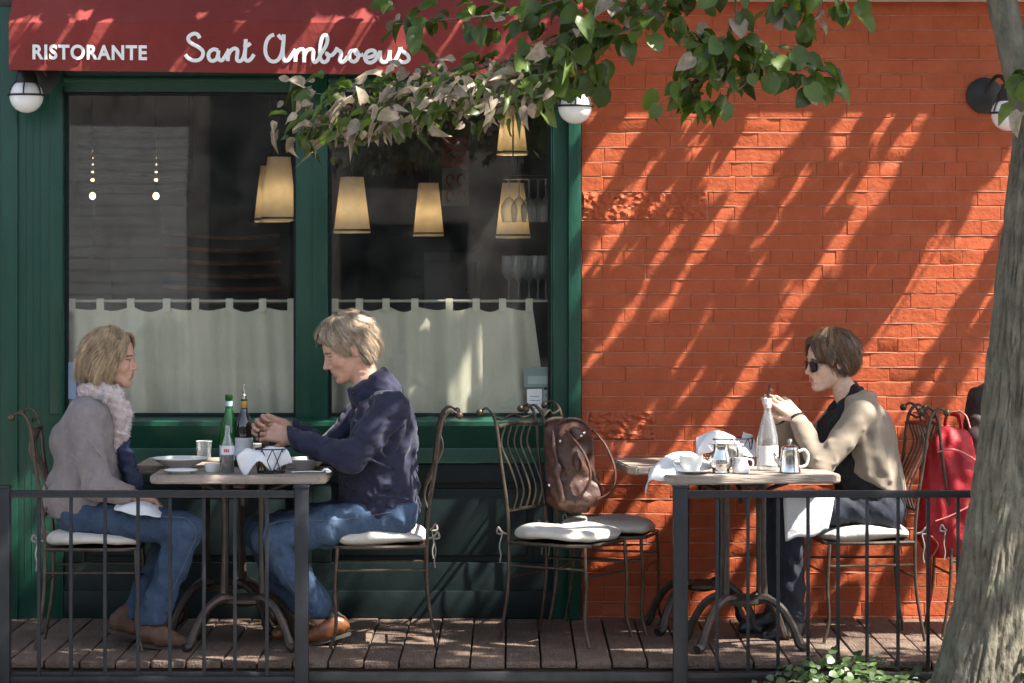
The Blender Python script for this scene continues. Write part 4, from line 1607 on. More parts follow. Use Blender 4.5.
ld = MB().lathe([(0.039, 0.101), (0.036, 0.110), (0.018, 0.120), (0.006, 0.124), (0.006, 0.130), (0.012, 0.136), (0.008, 0.145), (0.0001, 0.146)], 28).build('lid', silver, tp)
MB().tube(spline([(0.038, 0, 0.092), (0.062, 0, 0.098), (0.078, 0, 0.075), (0.07, 0, 0.035), (0.042, 0, 0.022)], 6), 0.0065, 8).build('handle', china, tp)
MB().tube(spline([(-0.036, 0, 0.03), (-0.06, 0, 0.06), (-0.07, 0, 0.085)], 4), [0.012] * 5 + [0.007] * 4, 8).build('spout', silver, tp)
# cutlery by the man's plate
o = MB().tube(spline([(-0.09, 0, 0.006), (-0.02, 0, 0.008), (0.04, 0, 0.006), (0.06, 0, 0.010), (0.085, 0, 0.006)], 4), [0.003] * 9 + [0.006, 0.010, 0.013, 0.014, 0.013, 0.010, 0.007, 0.002], 8, flat=0.35).build('spoon', silver)
o.location = on(312, -1.10, TT)
o.rotation_euler.z = R(12)
tag(o, 'metal spoon on the table in front of the man', 'spoon')

# ------------------------------------------------------------------ railings
RY = -1.50


def railing(lab, posts, bars, xa, xb, pyb):
    t = thing('railing', lab, 'railing', ((xa + xb) / 2, RY, -0.17))
    cx = (xa + xb) / 2
    ir = M['iron']
    ztop, zr, zb_ = Z_(490.5, RY) + 0.17, Z_(497.5, RY) + 0.17, Z_(pyb, RY) + 0.17
    for (pa, pb) in posts:
        a, b = X_(pa, RY) - cx, X_(pb, RY) - cx
        mb = MB().cbox((a, -0.026, 0.0), (b, 0.026, ztop + 0.012), 0.004)
        mb.cbox((a - 0.004, -0.030, ztop + 0.0125), (b + 0.004, 0.030, ztop + 0.022), 0.003)
        mb.build('post', ir, t)
    MB().cbox((xa - cx, -0.018, zr), (xb - cx, 0.018, ztop), 0.004).build('top_rail', ir, t)
    MB().cbox((xa - cx, -0.016, zb_ - 0.026), (xb - cx, 0.016, zb_), 0.004).build('bottom_rail', ir, t)
    for px in bars:
        x = X_(px, RY) - cx
        MB().cbox((x - 0.0072, -0.0072, zb_ + 0.001), (x + 0.0072, 0.0072, zr - 0.001), 0.002).build('bar', ir, t)
    return t


railing('black iron railing in front of the couple\'s table', [(-4, 10.5), (295, 308.5)],
        [39, 71, 105, 138, 170, 204, 235, 267], X_(-2, RY), X_(300, RY), 676)
railing('black iron railing in front of the woman in sunglasses, ending behind the tree', [(673, 687.5)],
        [717, 748, 778, 808, 838, 867, 898, 928, 958, 988, 1019, 1050], X_(680, RY), X_(1075, RY), 672)

# ------------------------------------------------------------------ brown leather backpack on the empty chair
leather = pbr('brown leather', (0.10, 0.045, 0.032), 0.52, var=0.4, vscale=14, bump=0.4, bscale=80, bump2=0.5, b2scale=22)
bpY = -0.52
bk = thing('leather_backpack', 'brown leather backpack slumped on the empty chair', 'backpack', at(575, 512, bpY))
s = SDF()
bx_ = [at(565, 440, bpY), at(568, 500, bpY + 0.0)]
s.cap(at(570, 440, bpY), at(574, 492, bpY), 0.085, 0.095, 0.03, sc=(1.15, 0.9, 1))
s.cap(at(556, 432, bpY + .02), at(566, 495, bpY), 0.055, 0.08, 0.03)
s.ell(at(588, 494, bpY - 0.06), (0.065, 0.05, 0.06), k=0.02)
s.ell(at(572, 436, bpY), (0.095, 0.085, 0.055), k=0.02)
s.cap(at(552, 430, bpY - .08), at(562, 500, bpY - .10), 0.012, 0.012, 0.01)
s.cap(at(575, 430, bpY - .08), at(578, 470, bpY - .11), 0.012, 0.014, 0.012)
s.noise(0.007, 0.09, 6)
s.plane(at(570, 512.5, bpY), (0, 0, -1), 0.01)
sdf_obj('bag_body', s, leather, bk, 0.007)
o_ = bk.location


def rel(p, r):
    return Vector(p) - Vector(r.location)


def strap(name, pts, wdt, th, mat, root, par=None):
    return MB().tube(spline([rel(p, root) for p in pts], 6), wdt, 8, flat=th, up=(0, 1, 0)).build(name, mat, par or root)


strap('strap', [at(593, 430, bpY - .06), at(606, 446, bpY - .08), at(615, 470, bpY - .10), at(612, 490, bpY - .10), at(598, 500, bpY - .10)], 0.017, 0.35, leather, bk)
strap('strap', [at(566, 430, bpY - .1), at(585, 455, bpY - .13), at(590, 480, bpY - .14), at(575, 503, bpY - .13)], 0.018, 0.35, leather, bk)
strap('top_handle', [at(556, 426, bpY - .02), at(566, 419, bpY - .02), at(580, 420, bpY - .02), at(590, 428, bpY - .02)], 0.010, 0.6, leather, bk)
for px, py in ((560, 441), (584, 433), (549, 485), (581, 436)):
    MB().sphere(rel(at(px, py, bpY - .115), bk), 0.008, 6).build('buckle', silver, bk)

# ------------------------------------------------------------------ red backpack hung on the chair by the tree
redn = pbr('red nylon', (0.40, 0.008, 0.016), 0.62, var=0.2, vscale=10, bump=0.2, bscale=160, bump2=0.5, b2scale=14)
rY = -0.55
rb = thing('red_backpack', 'red backpack hanging from a chair back beside the tree trunk', 'backpack', at(950, 556, rY))
s = SDF()
s.cap(at(950, 450, rY), at(947, 536, rY), 0.108, 0.125, 0.04, sc=(1, .75, 1))
s.cap(at(934, 466, rY + .03), at(931, 530, rY + .03), 0.06, 0.068, 0.03)
s.cap(at(962, 470, rY - .05), at(962, 530, rY - .05), 0.07, 0.08, 0.02, sc=(1, .8, 1))
s.plane(at(950, 557, rY), (0, 0, -1), 0.015)
s.noise(0.005, 0.08, 3)
sdf_obj('bag_body', s, redn, rb, 0.008)
strap('top_handle', [at(944, 448, rY), at(946, 418, rY + .02), at(953, 414, rY + .03), at(960, 420, rY + .02), at(962, 446, rY)], 0.020, 0.4, redn, rb)
strap('side_loop', [at(931, 452, rY - .03), at(933, 438, rY - .03), at(940, 436, rY - .03), at(944, 444, rY - .03)], 0.008, 0.6, redn, rb)
pk = pbr('pink piping', (0.62, 0.22, 0.20), 0.6)
strap('zip_flap', [at(938, 452, rY - .085), at(952, 449, rY - .112), at(968, 455, rY - .12), at(978, 462, rY - .1)], 0.009, 0.4, pk, rb)
strap('pocket_seam', [at(936, 521, rY - .112), at(950, 516, rY - .135), at(966, 508, rY - .140), at(975, 502, rY - .12)], 0.007, 0.5, pk, rb)
strap('hanging_strap', [at(932, 540, rY - .04), at(931, 565, rY - .03), at(930, 605, rY - .03)], 0.012, 0.3, redn, rb)
strap('side_tab', [at(931, 536, rY - .07), at(938, 545, rY - .08), at(931, 558, rY - .07)], 0.010, 0.4, pbr('orange tab', (0.55, 0.18, 0.08), 0.6), rb)

# dark brown coat over the same chair's back, half behind the trunk
coatb = pbr('dark brown coat', (0.035, 0.024, 0.02), 0.75, var=0.3, vscale=12, bump=0.4, bscale=90, bump2=0.4, b2scale=14)
ct = thing('brown_coat', 'dark brown coat bundled over the chair back behind the trunk', 'coat', at(985, 480, -0.36))
s = SDF()
s.cap(at(988, 412, -0.36), at(984, 470, -0.36), 0.105, 0.085, 0.03, sc=(1, .9, 1))
s.ell(at(990, 402, -0.36), (0.11, 0.12, 0.09))
s.cap(at(978, 420, -.44), at(966, 470, -.44), 0.04, 0.03, 0.03)
s.noise(0.006, 0.1, 5)
sdf_obj('coat_body', s, coatb, ct, 0.009)
strap('lining_trim', [at(958, 410, -.475), at(966, 416, -.48), at(970, 428, -.48)], 0.008, 0.5, pk, ct)
# ------------------------------------------------------------------ people
skin_d = dict(rough=0.5, var=0.17, vscale=38, bump=0.2, bscale=260, sss=0.10, spec=0.4, bump2=0.12, b2scale=70)
skinA = pbr('skin rosy', (0.56, 0.315, 0.225), **skin_d)
skinB = pbr('skin ruddy', (0.58, 0.32, 0.225), **skin_d)
skinC = pbr('skin pale', (0.68, 0.44, 0.325), **skin_d)
lipA = pbr('lip', (0.42, 0.16, 0.13), 0.45, var=0.1)
browA = pbr('brow', (0.16, 0.10, 0.06), 0.8, var=0.2)
eyew = pbr('eye white', (0.62, 0.58, 0.54), 0.25, var=0.05)
eyei = pbr('iris', (0.03, 0.02, 0.015), 0.2)
denim = pbr('blue denim', (0.046, 0.074, 0.128), 0.92, var=0.22, vscale=90, bump=0.35, bscale=420, bump2=0.15, b2scale=40, dirt=(0.085, 0.125, 0.195), dscale=3.5, damt=0.55, spec=0.2)
denim2 = pbr('pale blue denim', (0.060, 0.096, 0.160), 0.92, var=0.22, vscale=90, bump=0.35, bscale=420, bump2=0.15, b2scale=40, dirt=(0.115, 0.165, 0.245), dscale=3.5, damt=0.55, spec=0.2)
denimk = pbr('dark indigo denim', (0.012, 0.016, 0.030), 0.8, var=0.3, vscale=10, bump=0.3, bscale=420, bump2=0.3, b2scale=26)
thread = pbr('jean stitching', (0.13, 0.15, 0.19), 0.8)


class Head:
    def __init__(self, O, yaw, pitch, sc, roll=0.0):
        f = Vector((math.cos(yaw) * math.cos(pitch), math.sin(yaw) * math.cos(pitch), math.sin(pitch)))
        l = Vector((0, 0, 1)).cross(f).normalized()
        u = f.cross(l).normalized()
        if roll:
            q = Quaternion(f, roll)
            l, u = q @ l, q @ u
        self.O, self.f, self.l, self.u, self.sc = Vector(O), f, l, u, sc
        self.M = np.array([[f[i], l[i], u[i]] for i in range(3)])

    def p(self, x, y, z):
        return self.O + (self.f * x + self.l * y + self.u * z) * self.sc

    def local(self, P):
        return ((P - np.array(self.O)) @ self.M) / self.sc

    def ell(self, s, c, r, k=0.02, op='u'):
        s.ell(self.p(*c), np.array(r) * self.sc, self.M, k * self.sc, op)

    def cap(self, s, a, b, ra, rb=None, k=0.015, op='u'):
        s.cap(self.p(*a), self.p(*b), ra * self.sc, (ra if rb is None else rb) * self.sc, k * self.sc, op)

    def face(self, s, jaw=1.0, nose=1.0, lids=0.0, chin=1.0):
        e, c = self.ell, self.cap
        e(s, (-0.022, 0, 0.045), (0.098, 0.076, 0.084))
        e(s, (0.010, 0, 0.040), (0.082, 0.070, 0.078), 0.02)
        e(s, (0.026, 0, -0.030), (0.068, 0.060, 0.082), 0.02)
        for y in (-1, 1):
            c(s, (-0.012, y * 0.054, -0.045), (0.058, y * 0.020, -0.098), 0.020 * jaw, 0.016, 0.025)
            e(s, (0.056, y * 0.042, -0.022), (0.030, 0.022, 0.024), 0.022)
        e(s, (0.070, 0, -0.098), (0.026 * chin, 0.026, 0.021), 0.02)
        c(s, (0.078, -0.034, 0.024), (0.078, 0.034, 0.024), 0.013, None, 0.018)
        for y in (-1, 1):
            e(s, (0.096, y * 0.030, 0.004), (0.018, 0.017, 0.012), 0.012, 's')
            e(s, (0.074, y * 0.031, 0.003), (0.015, 0.0165, 0.0125), 0.004)
            c(s, (0.0845, y * 0.020, 0.009), (0.081, y * 0.044, 0.009), 0.0042, 0.003, 0.004)
        c(s, (0.086, 0, 0.016), (0.110, 0, -0.026), 0.0075, 0.0098 * nose, 0.012)
        e(s, (0.110, 0, -0.029), (0.013 * nose, 0.0105, 0.0095), 0.008)
        for y in (-1, 1):
            e(s, (0.098, y * 0.0115, -0.035), (0.0095, 0.0075, 0.0075), 0.006)
        e(s, (0.080, 0, -0.064), (0.020, 0.030, 0.026), 0.016)
        c(s, (0.094, -0.013, -0.0575), (0.094, 0.013, -0.0575), 0.0062, None, 0.006)
        c(s, (0.0925, -0.012, -0.0685), (0.0925, 0.012, -0.0685), 0.0068, None, 0.006)
        c(s, (0.105, -0.03, -0.0632), (0.105, 0.03, -0.0632), 0.0075, None, 0.003, 's')
        e(s, (0.094, 0, -0.083), (0.010, 0.02, 0.006), 0.01, 's')
        for y in (-1, 1):
            e(s, (-0.012, y * 0.078, -0.004), (0.018, 0.009, 0.031), 0.006)
            e(s, (-0.006, y * 0.088, 0.0), (0.009, 0.006, 0.017), 0.004, 's')

    def zones(self, C):
        """lip and brow faces of the skin"""
        q = self.local(C)
        x, y, z = q[:, 0], q[:, 1], q[:, 2]
        out = np.zeros(len(C))
        lip = (x > 0.084) & (np.abs(y) < 0.021) & (np.abs(z + 0.063) < 0.0125 * np.sqrt(np.clip(1 - (y / 0.0225) ** 2, 0, 1)))
        brow = (x > 0.055) & (np.abs(y) > 0.012) & (np.abs(y) < 0.050) & (np.abs(z - 0.026 + 0.25 * np.clip(np.abs(y) - 0.036, 0, 1)) < 0.0042)
        out[lip] = 1
        out[brow] = 2
        lash = (x > 0.066) & (np.abs(y) > 0.017) & (np.abs(y) < 0.048) & (np.abs(z - 0.0085) < 0.0026)
        out[lash] = 2
        return out

    def eyes(self, parent, look=(1, 0, -0.05), mats=None):
        for y in (-1, 1):
            c = self.p(0.0755, y * 0.0305, 0.0025) - parent.location
            r = 0.0138 * self.sc
            e = MB().sphere(c, r, 10).build('eye', eyew, parent)
            d = (self.f * look[0] + self.l * look[1] + self.u * look[2]).normalized()
            MB().sphere(c + d * r * 0.62, r * 0.5, 8).build('iris', eyei, e)


def hand_ops(s, wrist, d, n, side, sc=1.0, curl=(25, 25, 30, 35), bend=(1, 1, 1), thumb=(0.5, 0.35), spread=6):
    """wrist point, d along the fingers, n where the palm faces, side = +1/-1: thumb on the side n x d * side"""
    d = Vector(d).normalized()
    n = Vector(n)
    n = (n - d * n.dot(d)).normalized()
    t = n.cross(d) * side
    W = Vector(wrist)
    P = lambda a, b, c: W + (d * a + t * b + n * c) * sc
    s.cap(P(-0.03, 0, 0), P(0.012, 0, 0), 0.026 * sc, 0.024 * sc, 0.01)
    bases = []
    for i in range(4):
        b = 0.030 - 0.0195 * i
        ln = (0.086, 0.090, 0.086, 0.078)[i]
        k = P(ln, b, 0.002)
        s.cap(P(0.010, b * 0.6, 0), k, 0.0145 * sc, 0.0115 * sc, 0.012)
        bases.append((k, b))
    s.cap(P(0.03, 0.012, 0.006), P(0.062, -0.012, 0.004), 0.016 * sc, 0.015 * sc, 0.012)
    tips = []
    for i, (k, b) in enumerate(bases):
        L3 = [(0.042, 0.027, 0.021), (0.046, 0.030, 0.022), (0.043, 0.028, 0.022), (0.034, 0.021, 0.019)][i]
        a = 0.0
        p = k
        sp = math.radians((1.5 - i) * spread)
        dd = (d * math.cos(sp) + t * math.sin(sp)).normalized()
        rad = (0.0098, 0.0090, 0.0082, 0.0072)
        for j in range(3):
            a += math.radians(curl[i]) * bend[j] * (1.0, 1.5, 0.9)[j]
            v = dd * math.cos(a) + n * math.sin(a)
            q = p + v * L3[j] * sc
            sc2 = (0.92 if i == 3 else 1.0) * sc
            s.cap(p, q, rad[j] * sc2, rad[j + 1] * sc2, 0.0035)
            p = q
        tips.append(p)
    # thumb from the side of the palm near its base
    o = P(0.022, 0.026, 0.006)
    v1 = (d * 0.75 + t * 0.7 + n * thumb[0]).normalized()
    m1 = o + v1 * 0.042 * sc
    v2 = (d * 0.9 + t * 0.15 + n * thumb[1]).normalized()
    m2 = m1 + v2 * 0.032 * sc
    v3 = (d * 0.9 - t * 0.1 + n * (thumb[1] + 0.15)).normalized()
    m3 = m2 + v3 * 0.026 * sc
    s.cap(P(0.008, 0.012, 0.002), o, 0.015 * sc, 0.014 * sc, 0.01)
    s.cap(o, m1, 0.0145 * sc, 0.0108 * sc, 0.006)
    s.cap(m1, m2, 0.0108 * sc, 0.0098 * sc, 0.004)
    s.cap(m2, m3, 0.0098 * sc, 0.0078 * sc, 0.004)
    return tips


def hair_mat(name, c1, c2, c3):
    m = pbr(name, c1, 0.42, vscale=17, col2=c2, stretch=(1.7, 1.7, 0.45), island=0.42, spec=0.5, rvar=0.1)
    b = pbr(name + ' underlayer', tuple(0.32 * a_ + 0.45 * b_ for a_, b_ in zip(c1, c2)), 0.6, var=0.3, vscale=40)
    return [m, b]


def hair_strands(hd, vol, mat, parent, n, th_rng, ph_c, drift, seed, rad=0.0019, lift=0.0065, part=(0.01, 0.02, 0.125), tipout=0.0,
                 c0=(-0.02, 0, 0.02), gate=None, wave=0.004):
    """locks combed over the hair volume: each runs from the parting down to where the volume ends"""
    rg = np.random.default_rng(seed)
    c0 = np.array(c0)
    ts = np.linspace(0.03, 0.22, 58)
    m = 11
    V, F = [], []
    pl = np.array(parent.location)
    base = 0
    vv = np.linspace(0, 1, m)
    for i in range(n):
        phi0 = ph_c + rg.uniform(-PI, PI)
        a = rg.uniform(*th_rng[0])
        b = rg.uniform(*th_rng[1])
        th = a + (b - a) * vv
        dr = drift * (1 if math.sin(phi0) >= 0 else -1)
        ph = phi0 + dr * vv ** 1.3 + rg.normal() * 0.05 + rg.normal() * 0.12 * vv
        D = np.stack([np.sin(th) * np.cos(ph), np.sin(th) * np.sin(ph), np.cos(th)], 1)
        P = c0[None, None, :] + D[:, None, :] * ts[None, :, None]
        PW = (P.reshape(-1, 3) * hd.sc) @ hd.M.T + np.array(hd.O)
        ev = vol.eval(PW).reshape(m, -1)
        ins = ev < 0
        if gate is not None:
            pass
        has = ins.any(1)
        last = ins.shape[1] - 1 - ins[:, ::-1].argmax(1)
        # refine by linear crossing
        l2 = np.minimum(last + 1, len(ts) - 1)
        va, vb = ev[np.arange(m), last], ev[np.arange(m), l2]
        tt = ts[last] + (ts[l2] - ts[last]) * np.clip(va / np.where(np.abs(va - vb) < 1e-9, -1e-9, va - vb), 0, 1)
        # first contiguous run
        k = m
        for q in range(m):
            if not has[q]:
                k = q
                break
        if k < 4:
            continue
        rr = tt[:k] + lift * rg.uniform(-0.6, 1.0) + tipout * vv[:k] ** 3 * rg.uniform(0.2, 1)
        rr = rr + wave * np.sin(vv[:k] * rg.uniform(3, 9) + rg.uniform(0, 6)) * vv[:k]
        if np.abs(np.diff(tt[:k])).max() > 0.03:
            continue
        pts = c0[None, :] + D[:k] * rr[:, None]
        W = (pts * hd.sc) @ hd.M.T + np.array(hd.O) - pl
        T = np.gradient(W, axis=0)
        T /= np.linalg.norm(T, axis=1)[:, None] + 1e-9
        out = (D[:k]) @ hd.M.T
        S = np.cross(T, out)
        S /= np.linalg.norm(S, axis=1)[:, None] + 1e-9
        wd = rad * rg.uniform(0.6, 1.5) * np.sin(np.clip(0.15 + 0.85 * np.linspace(0, 1, k), 0, 1) * PI) ** 0.4 * hd.sc
        wd[-1] *= 0.3
        ring = [W + S * wd[:, None], W + out * (wd * 0.7)[:, None], W - S * wd[:, None]]
        vs = np.stack(ring, 1).reshape(-1, 3)
        V.append(vs)
        for q in range(k - 1):
            for c in range(3):
                c2 = (c + 1) % 3
                F.append((base + q * 3 + c, base + q * 3 + c2, base + (q + 1) * 3 + c2, base + (q + 1) * 3 + c))
        base += len(vs)
    return np.concatenate(V), F


def hair_obj(hd, vol, mat, parent, n, base_h=0.005, **kw):
    inner = SDF()
    inner.ops = vol.ops + [(lambda x, y, z: 0.0075, None, None, 'd', 0)]
    V, F = inner.mesh(base_h)
    V = V - np.array(parent.location)
    V2, F2 = hair_strands(hd, vol, mat, parent, n, **kw)
    k2 = dict(kw)
    k2.update(seed=kw['seed'] + 50, rad=0.0009, lift=0.013, wave=0.009, tipout=kw.get('tipout', 0) + 0.012)
    V3, F3 = hair_strands(hd, vol, mat, parent, n // 2, **k2)
    F2 = F2 + [tuple(i + len(V2) for i in f) for f in F3]
    V2 = np.concatenate([V2, V3])
    nb = len(F)
    F = np.concatenate([F, np.array(F2) + len(V)])
    V = np.concatenate([V, V2])
    o = np_obj('hair', V, F, mat, parent, angle=60)
    o.data.polygons.foreach_set('material_index', np.r_[np.ones(nb), np.zeros(len(F) - nb)].astype(np.int32))
    return o


def person(label, loc):
    return loc, label


# =================================================================== woman in the grey coat
Y0 = -0.90
wl_root = Vector((X_(80, Y0), Y0, 0))
hdA = Head(at(112.5, 360, Y0), R(-8), R(-3), 0.97)


def A(px, py, dy=0.0):
    return at(px, py, Y0 + dy)


s = SDF()
hdA.face(s, jaw=0.95, nose=0.95)
s.chain([(hdA.p(-0.03, 0, -0.05), 0.050), (A(103, 398), 0.056), (A(94, 412), 0.075)], 0.02)
s.cap(A(90, 425), A(80, 500), 0.10, 0.11, 0.03, sc=(1, 1.35, 1))
for sd_ in (-1, 1):
    s.cap(A(92, 416), A(88, 416, sd_ * .15), 0.06, 0.05, 0.03)
    s.chain([(A(86, 418, sd_ * .17), 0.045), (A(96, 484, sd_ * .20), 0.038), (A(134, 496, sd_ * .12), 0.029)], 0.015)
    s.chain([(A(80, 514, sd_ * .09), 0.075), (A(186, 528, sd_ * .11), 0.055), (A(152 if sd_ < 0 else 134, 622 if sd_ < 0 else 618, sd_ * .11), 0.034)], 0.02)
fine = []
for sd_, cc in ((-1, (30, 34, 38, 42)), (1, (28, 30, 34, 38))):
    hand_ops(s, A(138, 496.5, sd_ * .11), (0.86, -sd_ * 0.42, -0.22), (0.1, -sd_ * 0.1, -1), -sd_ * -1, 0.92, cc)
bodyA = sdf_obj('person', s, [skinA, lipA, browA], None, 0.011,
                [(hdA.O + Vector((0.02, 0, 0)), 0.15, 0.0032), (A(154, 501), 0.13, 0.005)], hdA.zones)
bodyA.data.transform(Matrix.Translation(-wl_root))
bodyA.location = wl_root
tag(bodyA, 'blonde woman in a grey coat with pale fur collar, seated facing the man', 'person')
bpy.context.view_layer.update()
hdA.eyes(bodyA, (1, 0, 0.0))
# hair: chin-length bob swept back
hairA = hair_mat('blonde hair', (0.52, 0.37, 0.215), (0.15, 0.095, 0.05), None)
v = SDF()
hdA.ell(v, (-0.022, 0, 0.048), (0.110, 0.090, 0.092), 0.02)
hdA.ell(v, (-0.064, 0, -0.020), (0.080, 0.088, 0.084), 0.03)
hdA.cap(v, (-0.09, -0.03, -0.03), (-0.12, -0.045, -0.085), 0.045, 0.022, 0.03)
hdA.cap(v, (-0.05, -0.075, -0.04), (-0.035, -0.092, -0.095), 0.030, 0.014, 0.02)
for y in (-1, 1):
    hdA.ell(v, (-0.022, y * 0.066, -0.030), (0.060, 0.030, 0.085), 0.02)
    hdA.cap(v, (0.050, y * 0.040, 0.095), (0.014, y * 0.078, -0.02), 0.022, 0.018, 0.02)
hdA.cap(v, (0.060, 0.010, 0.098), (0.078, 0.045, 0.060), 0.020, 0.012, 0.015)
hdA.ell(v, (0.092, 0, -0.020), (0.070, 0.070, 0.095), 0.012, 's')
v.noise(0.0055, 0.034, 2, (1, 1, 3.5), n=9)
hair_obj(hdA, v, hairA, bodyA, 1900, th_rng=((0.02, 0.9), (1.5, 2.75)), ph_c=PI, drift=0.55, seed=1, tipout=0.022, wave=0.009)
# coat
wool = pbr('grey wool', (0.235, 0.196, 0.190), 0.95, var=0.16, vscale=26, bump=0.45, bscale=260, bump2=0.3, b2scale=14, sheen=0.08)
s = SDF()
s.cap(A(91, 428), A(80, 505), 0.128, 0.132, 0.04, sc=(1, 1.4, 1))
s.cap(A(93, 417), A(74, 440), 0.085, 0.10, 0.04, sc=(1, 1.3, 1))
for sd_ in (-1, 1):
    s.cap(A(94, 412), A(88, 416, sd_ * .155), 0.078, 0.070, 0.03)
s.cap(A(104, 440), A(106, 500), 0.075, 0.085, 0.03)
s.cap(A(76, 495), A(100, 500), 0.145, 0.12, 0.03, sc=(1, 1.3, 1))
for sd_ in (-1, 1):
    s.chain([(A(86, 420, sd_ * .175), 0.068), (A(98, 486, sd_ * .215), 0.058), (A(132, 497, sd_ * .13), 0.044)], 0.035)
for a, b in (((70, 455), (92, 470)), ((72, 470), (90, 478)), ((104, 470), (112, 488)), ((88, 440), (104, 458))):
    s.cap(A(*a, -0.275), A(*b, -0.285), 0.006, 0.005, 0.02)
s.noise(0.005, 0.13, 3)
s.noise(0.0015, 0.05, 13)
s.plane(A(136.5, 497, 0), (1, 0, -0.25), 0.006)
s.plane(A(80, 515), (0.06, 0, -1), 0.01)
sdf_obj('coat', s, wool, bodyA, 0.0075)
# fur collar
fur = pbr('pale fur', (0.56, 0.47, 0.45), 0.95, var=0.15, vscale=40, bump=0.6, bscale=160, sheen=0.5, island=0.15)
s = SDF()
for sd_ in (-1, 1):
    s.chain([(A(88, 391), 0.040), (A(97, 390, sd_ * .065), 0.040), (A(113, 396, sd_ * .080), 0.040), (A(121, 412, sd_ * .062), 0.040), (A(120, 432, sd_ * .045), 0.036), (A(117, 446, sd_ * .035), 0.026)], 0.02)
s.noise(0.006, 0.035, 8)
V, F = s.mesh(0.006)
# fur tufts
rg = np.random.default_rng(5)
cs = V[F].mean(1)
nn = np.cross(V[F[:, 1]] - V[F[:, 0]], V[F[:, 2]] - V[F[:, 0]])
nn /= np.linalg.norm(nn, axis=1)[:, None] + 1e-9
if ((cs - cs.mean(0)) * nn).sum() < 0:
    nn = -nn
sel = rg.choice(len(cs), min(5200, len(cs)), replace=False)
Fl = F.tolist()
TV, TF = [], []
b0 = len(V)
for i in sel:
    d = nn[i] + rg.normal(size=3) * 0.55 + np.array([0.1, 0, -0.25])
    d /= np.linalg.norm(d)
    sdv = np.cross(d, rg.normal(size=3))
    sdv /= np.linalg.norm(sdv)
    p = cs[i]
    ln = rg.uniform(0.008, 0.017)
    TV += [p + sdv * 0.0014, p - sdv * 0.0014, p + d * ln]
    TF.append((b0, b0 + 1, b0 + 2))
    b0 += 3
np_obj('fur_collar', np.concatenate([V, np.array(TV)]) - np.array(wl_root), Fl + TF, fur, bodyA)
# dark blue scarf end hanging in front
navyc = pbr('dark blue scarf', (0.012, 0.018, 0.055), 0.8, var=0.3, bump=0.3, bscale=200, bump2=0.4, b2scale=20)
s = SDF()
s.chain([(A(121, 436, -.02), 0.03), (A(127, 462, -.04), 0.035), (A(134, 484, -.05), 0.04), (A(138, 496, -.05), 0.02)], 0.02)
s.noise(0.006, 0.05, 4)
sdf_obj('scarf', s, navyc, bodyA, 0.008)


def jeans(name, hips, knees, ankles, radii, mat, root, hemcut=True, top=None, seed=1, seam=None):
    s = SDF()
    (hr, kr, ar) = radii
    s.cap(hips[0], hips[1], hr * 1.12, hr * 1.12, 0.03)
    for h, k_, a in zip(hips, knees, ankles):
        s.chain([(h, hr), (h.lerp(k_, 0.55), (hr * 0.45 + kr * 0.55) * 1.03), (k_, kr), (k_.lerp(a, 0.35), kr * 0.93), (a, ar)], 0.025)
        # bunched folds behind the knee, at the crotch and round the hem
        back = (h.lerp(k_, 0.5) + a) / 2 - k_
        back.normalize()
        for q in range(3):
            c = k_ + back * kr * 0.8 + Vector((0, 0, -0.02 * q + 0.02))
            s.cap(c + Vector((0, -kr, 0)), c + Vector((0, kr, 0)), 0.010, 0.010, 0.018)
        for q in (0.72, 0.84, 0.94):
            c = k_.lerp(a, q)
            s.cap(c + Vector((-ar * .8, -ar * .65, 0.012)), c + Vector((ar * .9, -ar * .5, -0.012)), 0.008, 0.007, 0.016)
    s.noise(0.005, 0.09, seed, (1, 1, 1))
    s.noise(0.0022, 0.035, seed + 20)
    # hem: a low cut across every shin
    lo = min(a.z for a in ankles)
    if hemcut:
        s.plane(Vector((0, 0, lo)), (0, 0, -1), 0.006)
    if top is not None:
        s.plane(top, (0, 0, 1), 0.01)
    return sdf_obj('jeans', s, mat, root, 0.0085)


jn = jeans('jeans', [A(80, 514, -.09), A(80, 514, .09)], [A(186, 529, -.11), A(180, 527, .11)], [A(152, 622, -.11), A(134, 618, .11)], (0.088, 0.072, 0.066), denim, bodyA, seed=3)


def seam(root, pts, mat=thread, r=0.0013):
    MB().tube(spline([rel(p, root) for p in pts], 8), r, 5).build('stitching', mat, root)


tan = pbr('tan suede', (0.125, 0.062, 0.036), 0.75, var=0.3, vscale=16, bump=0.3, bscale=160)
sole = pbr('boot sole', (0.05, 0.035, 0.025), 0.7)
tanl = pbr('tan leather', (0.19, 0.068, 0.022), 0.3, var=0.3, vscale=14, bump=0.2, bscale=90, coat=0.2)
blackl = pbr('black leather', (0.012, 0.012, 0.013), 0.4, var=0.2, bump=0.2)


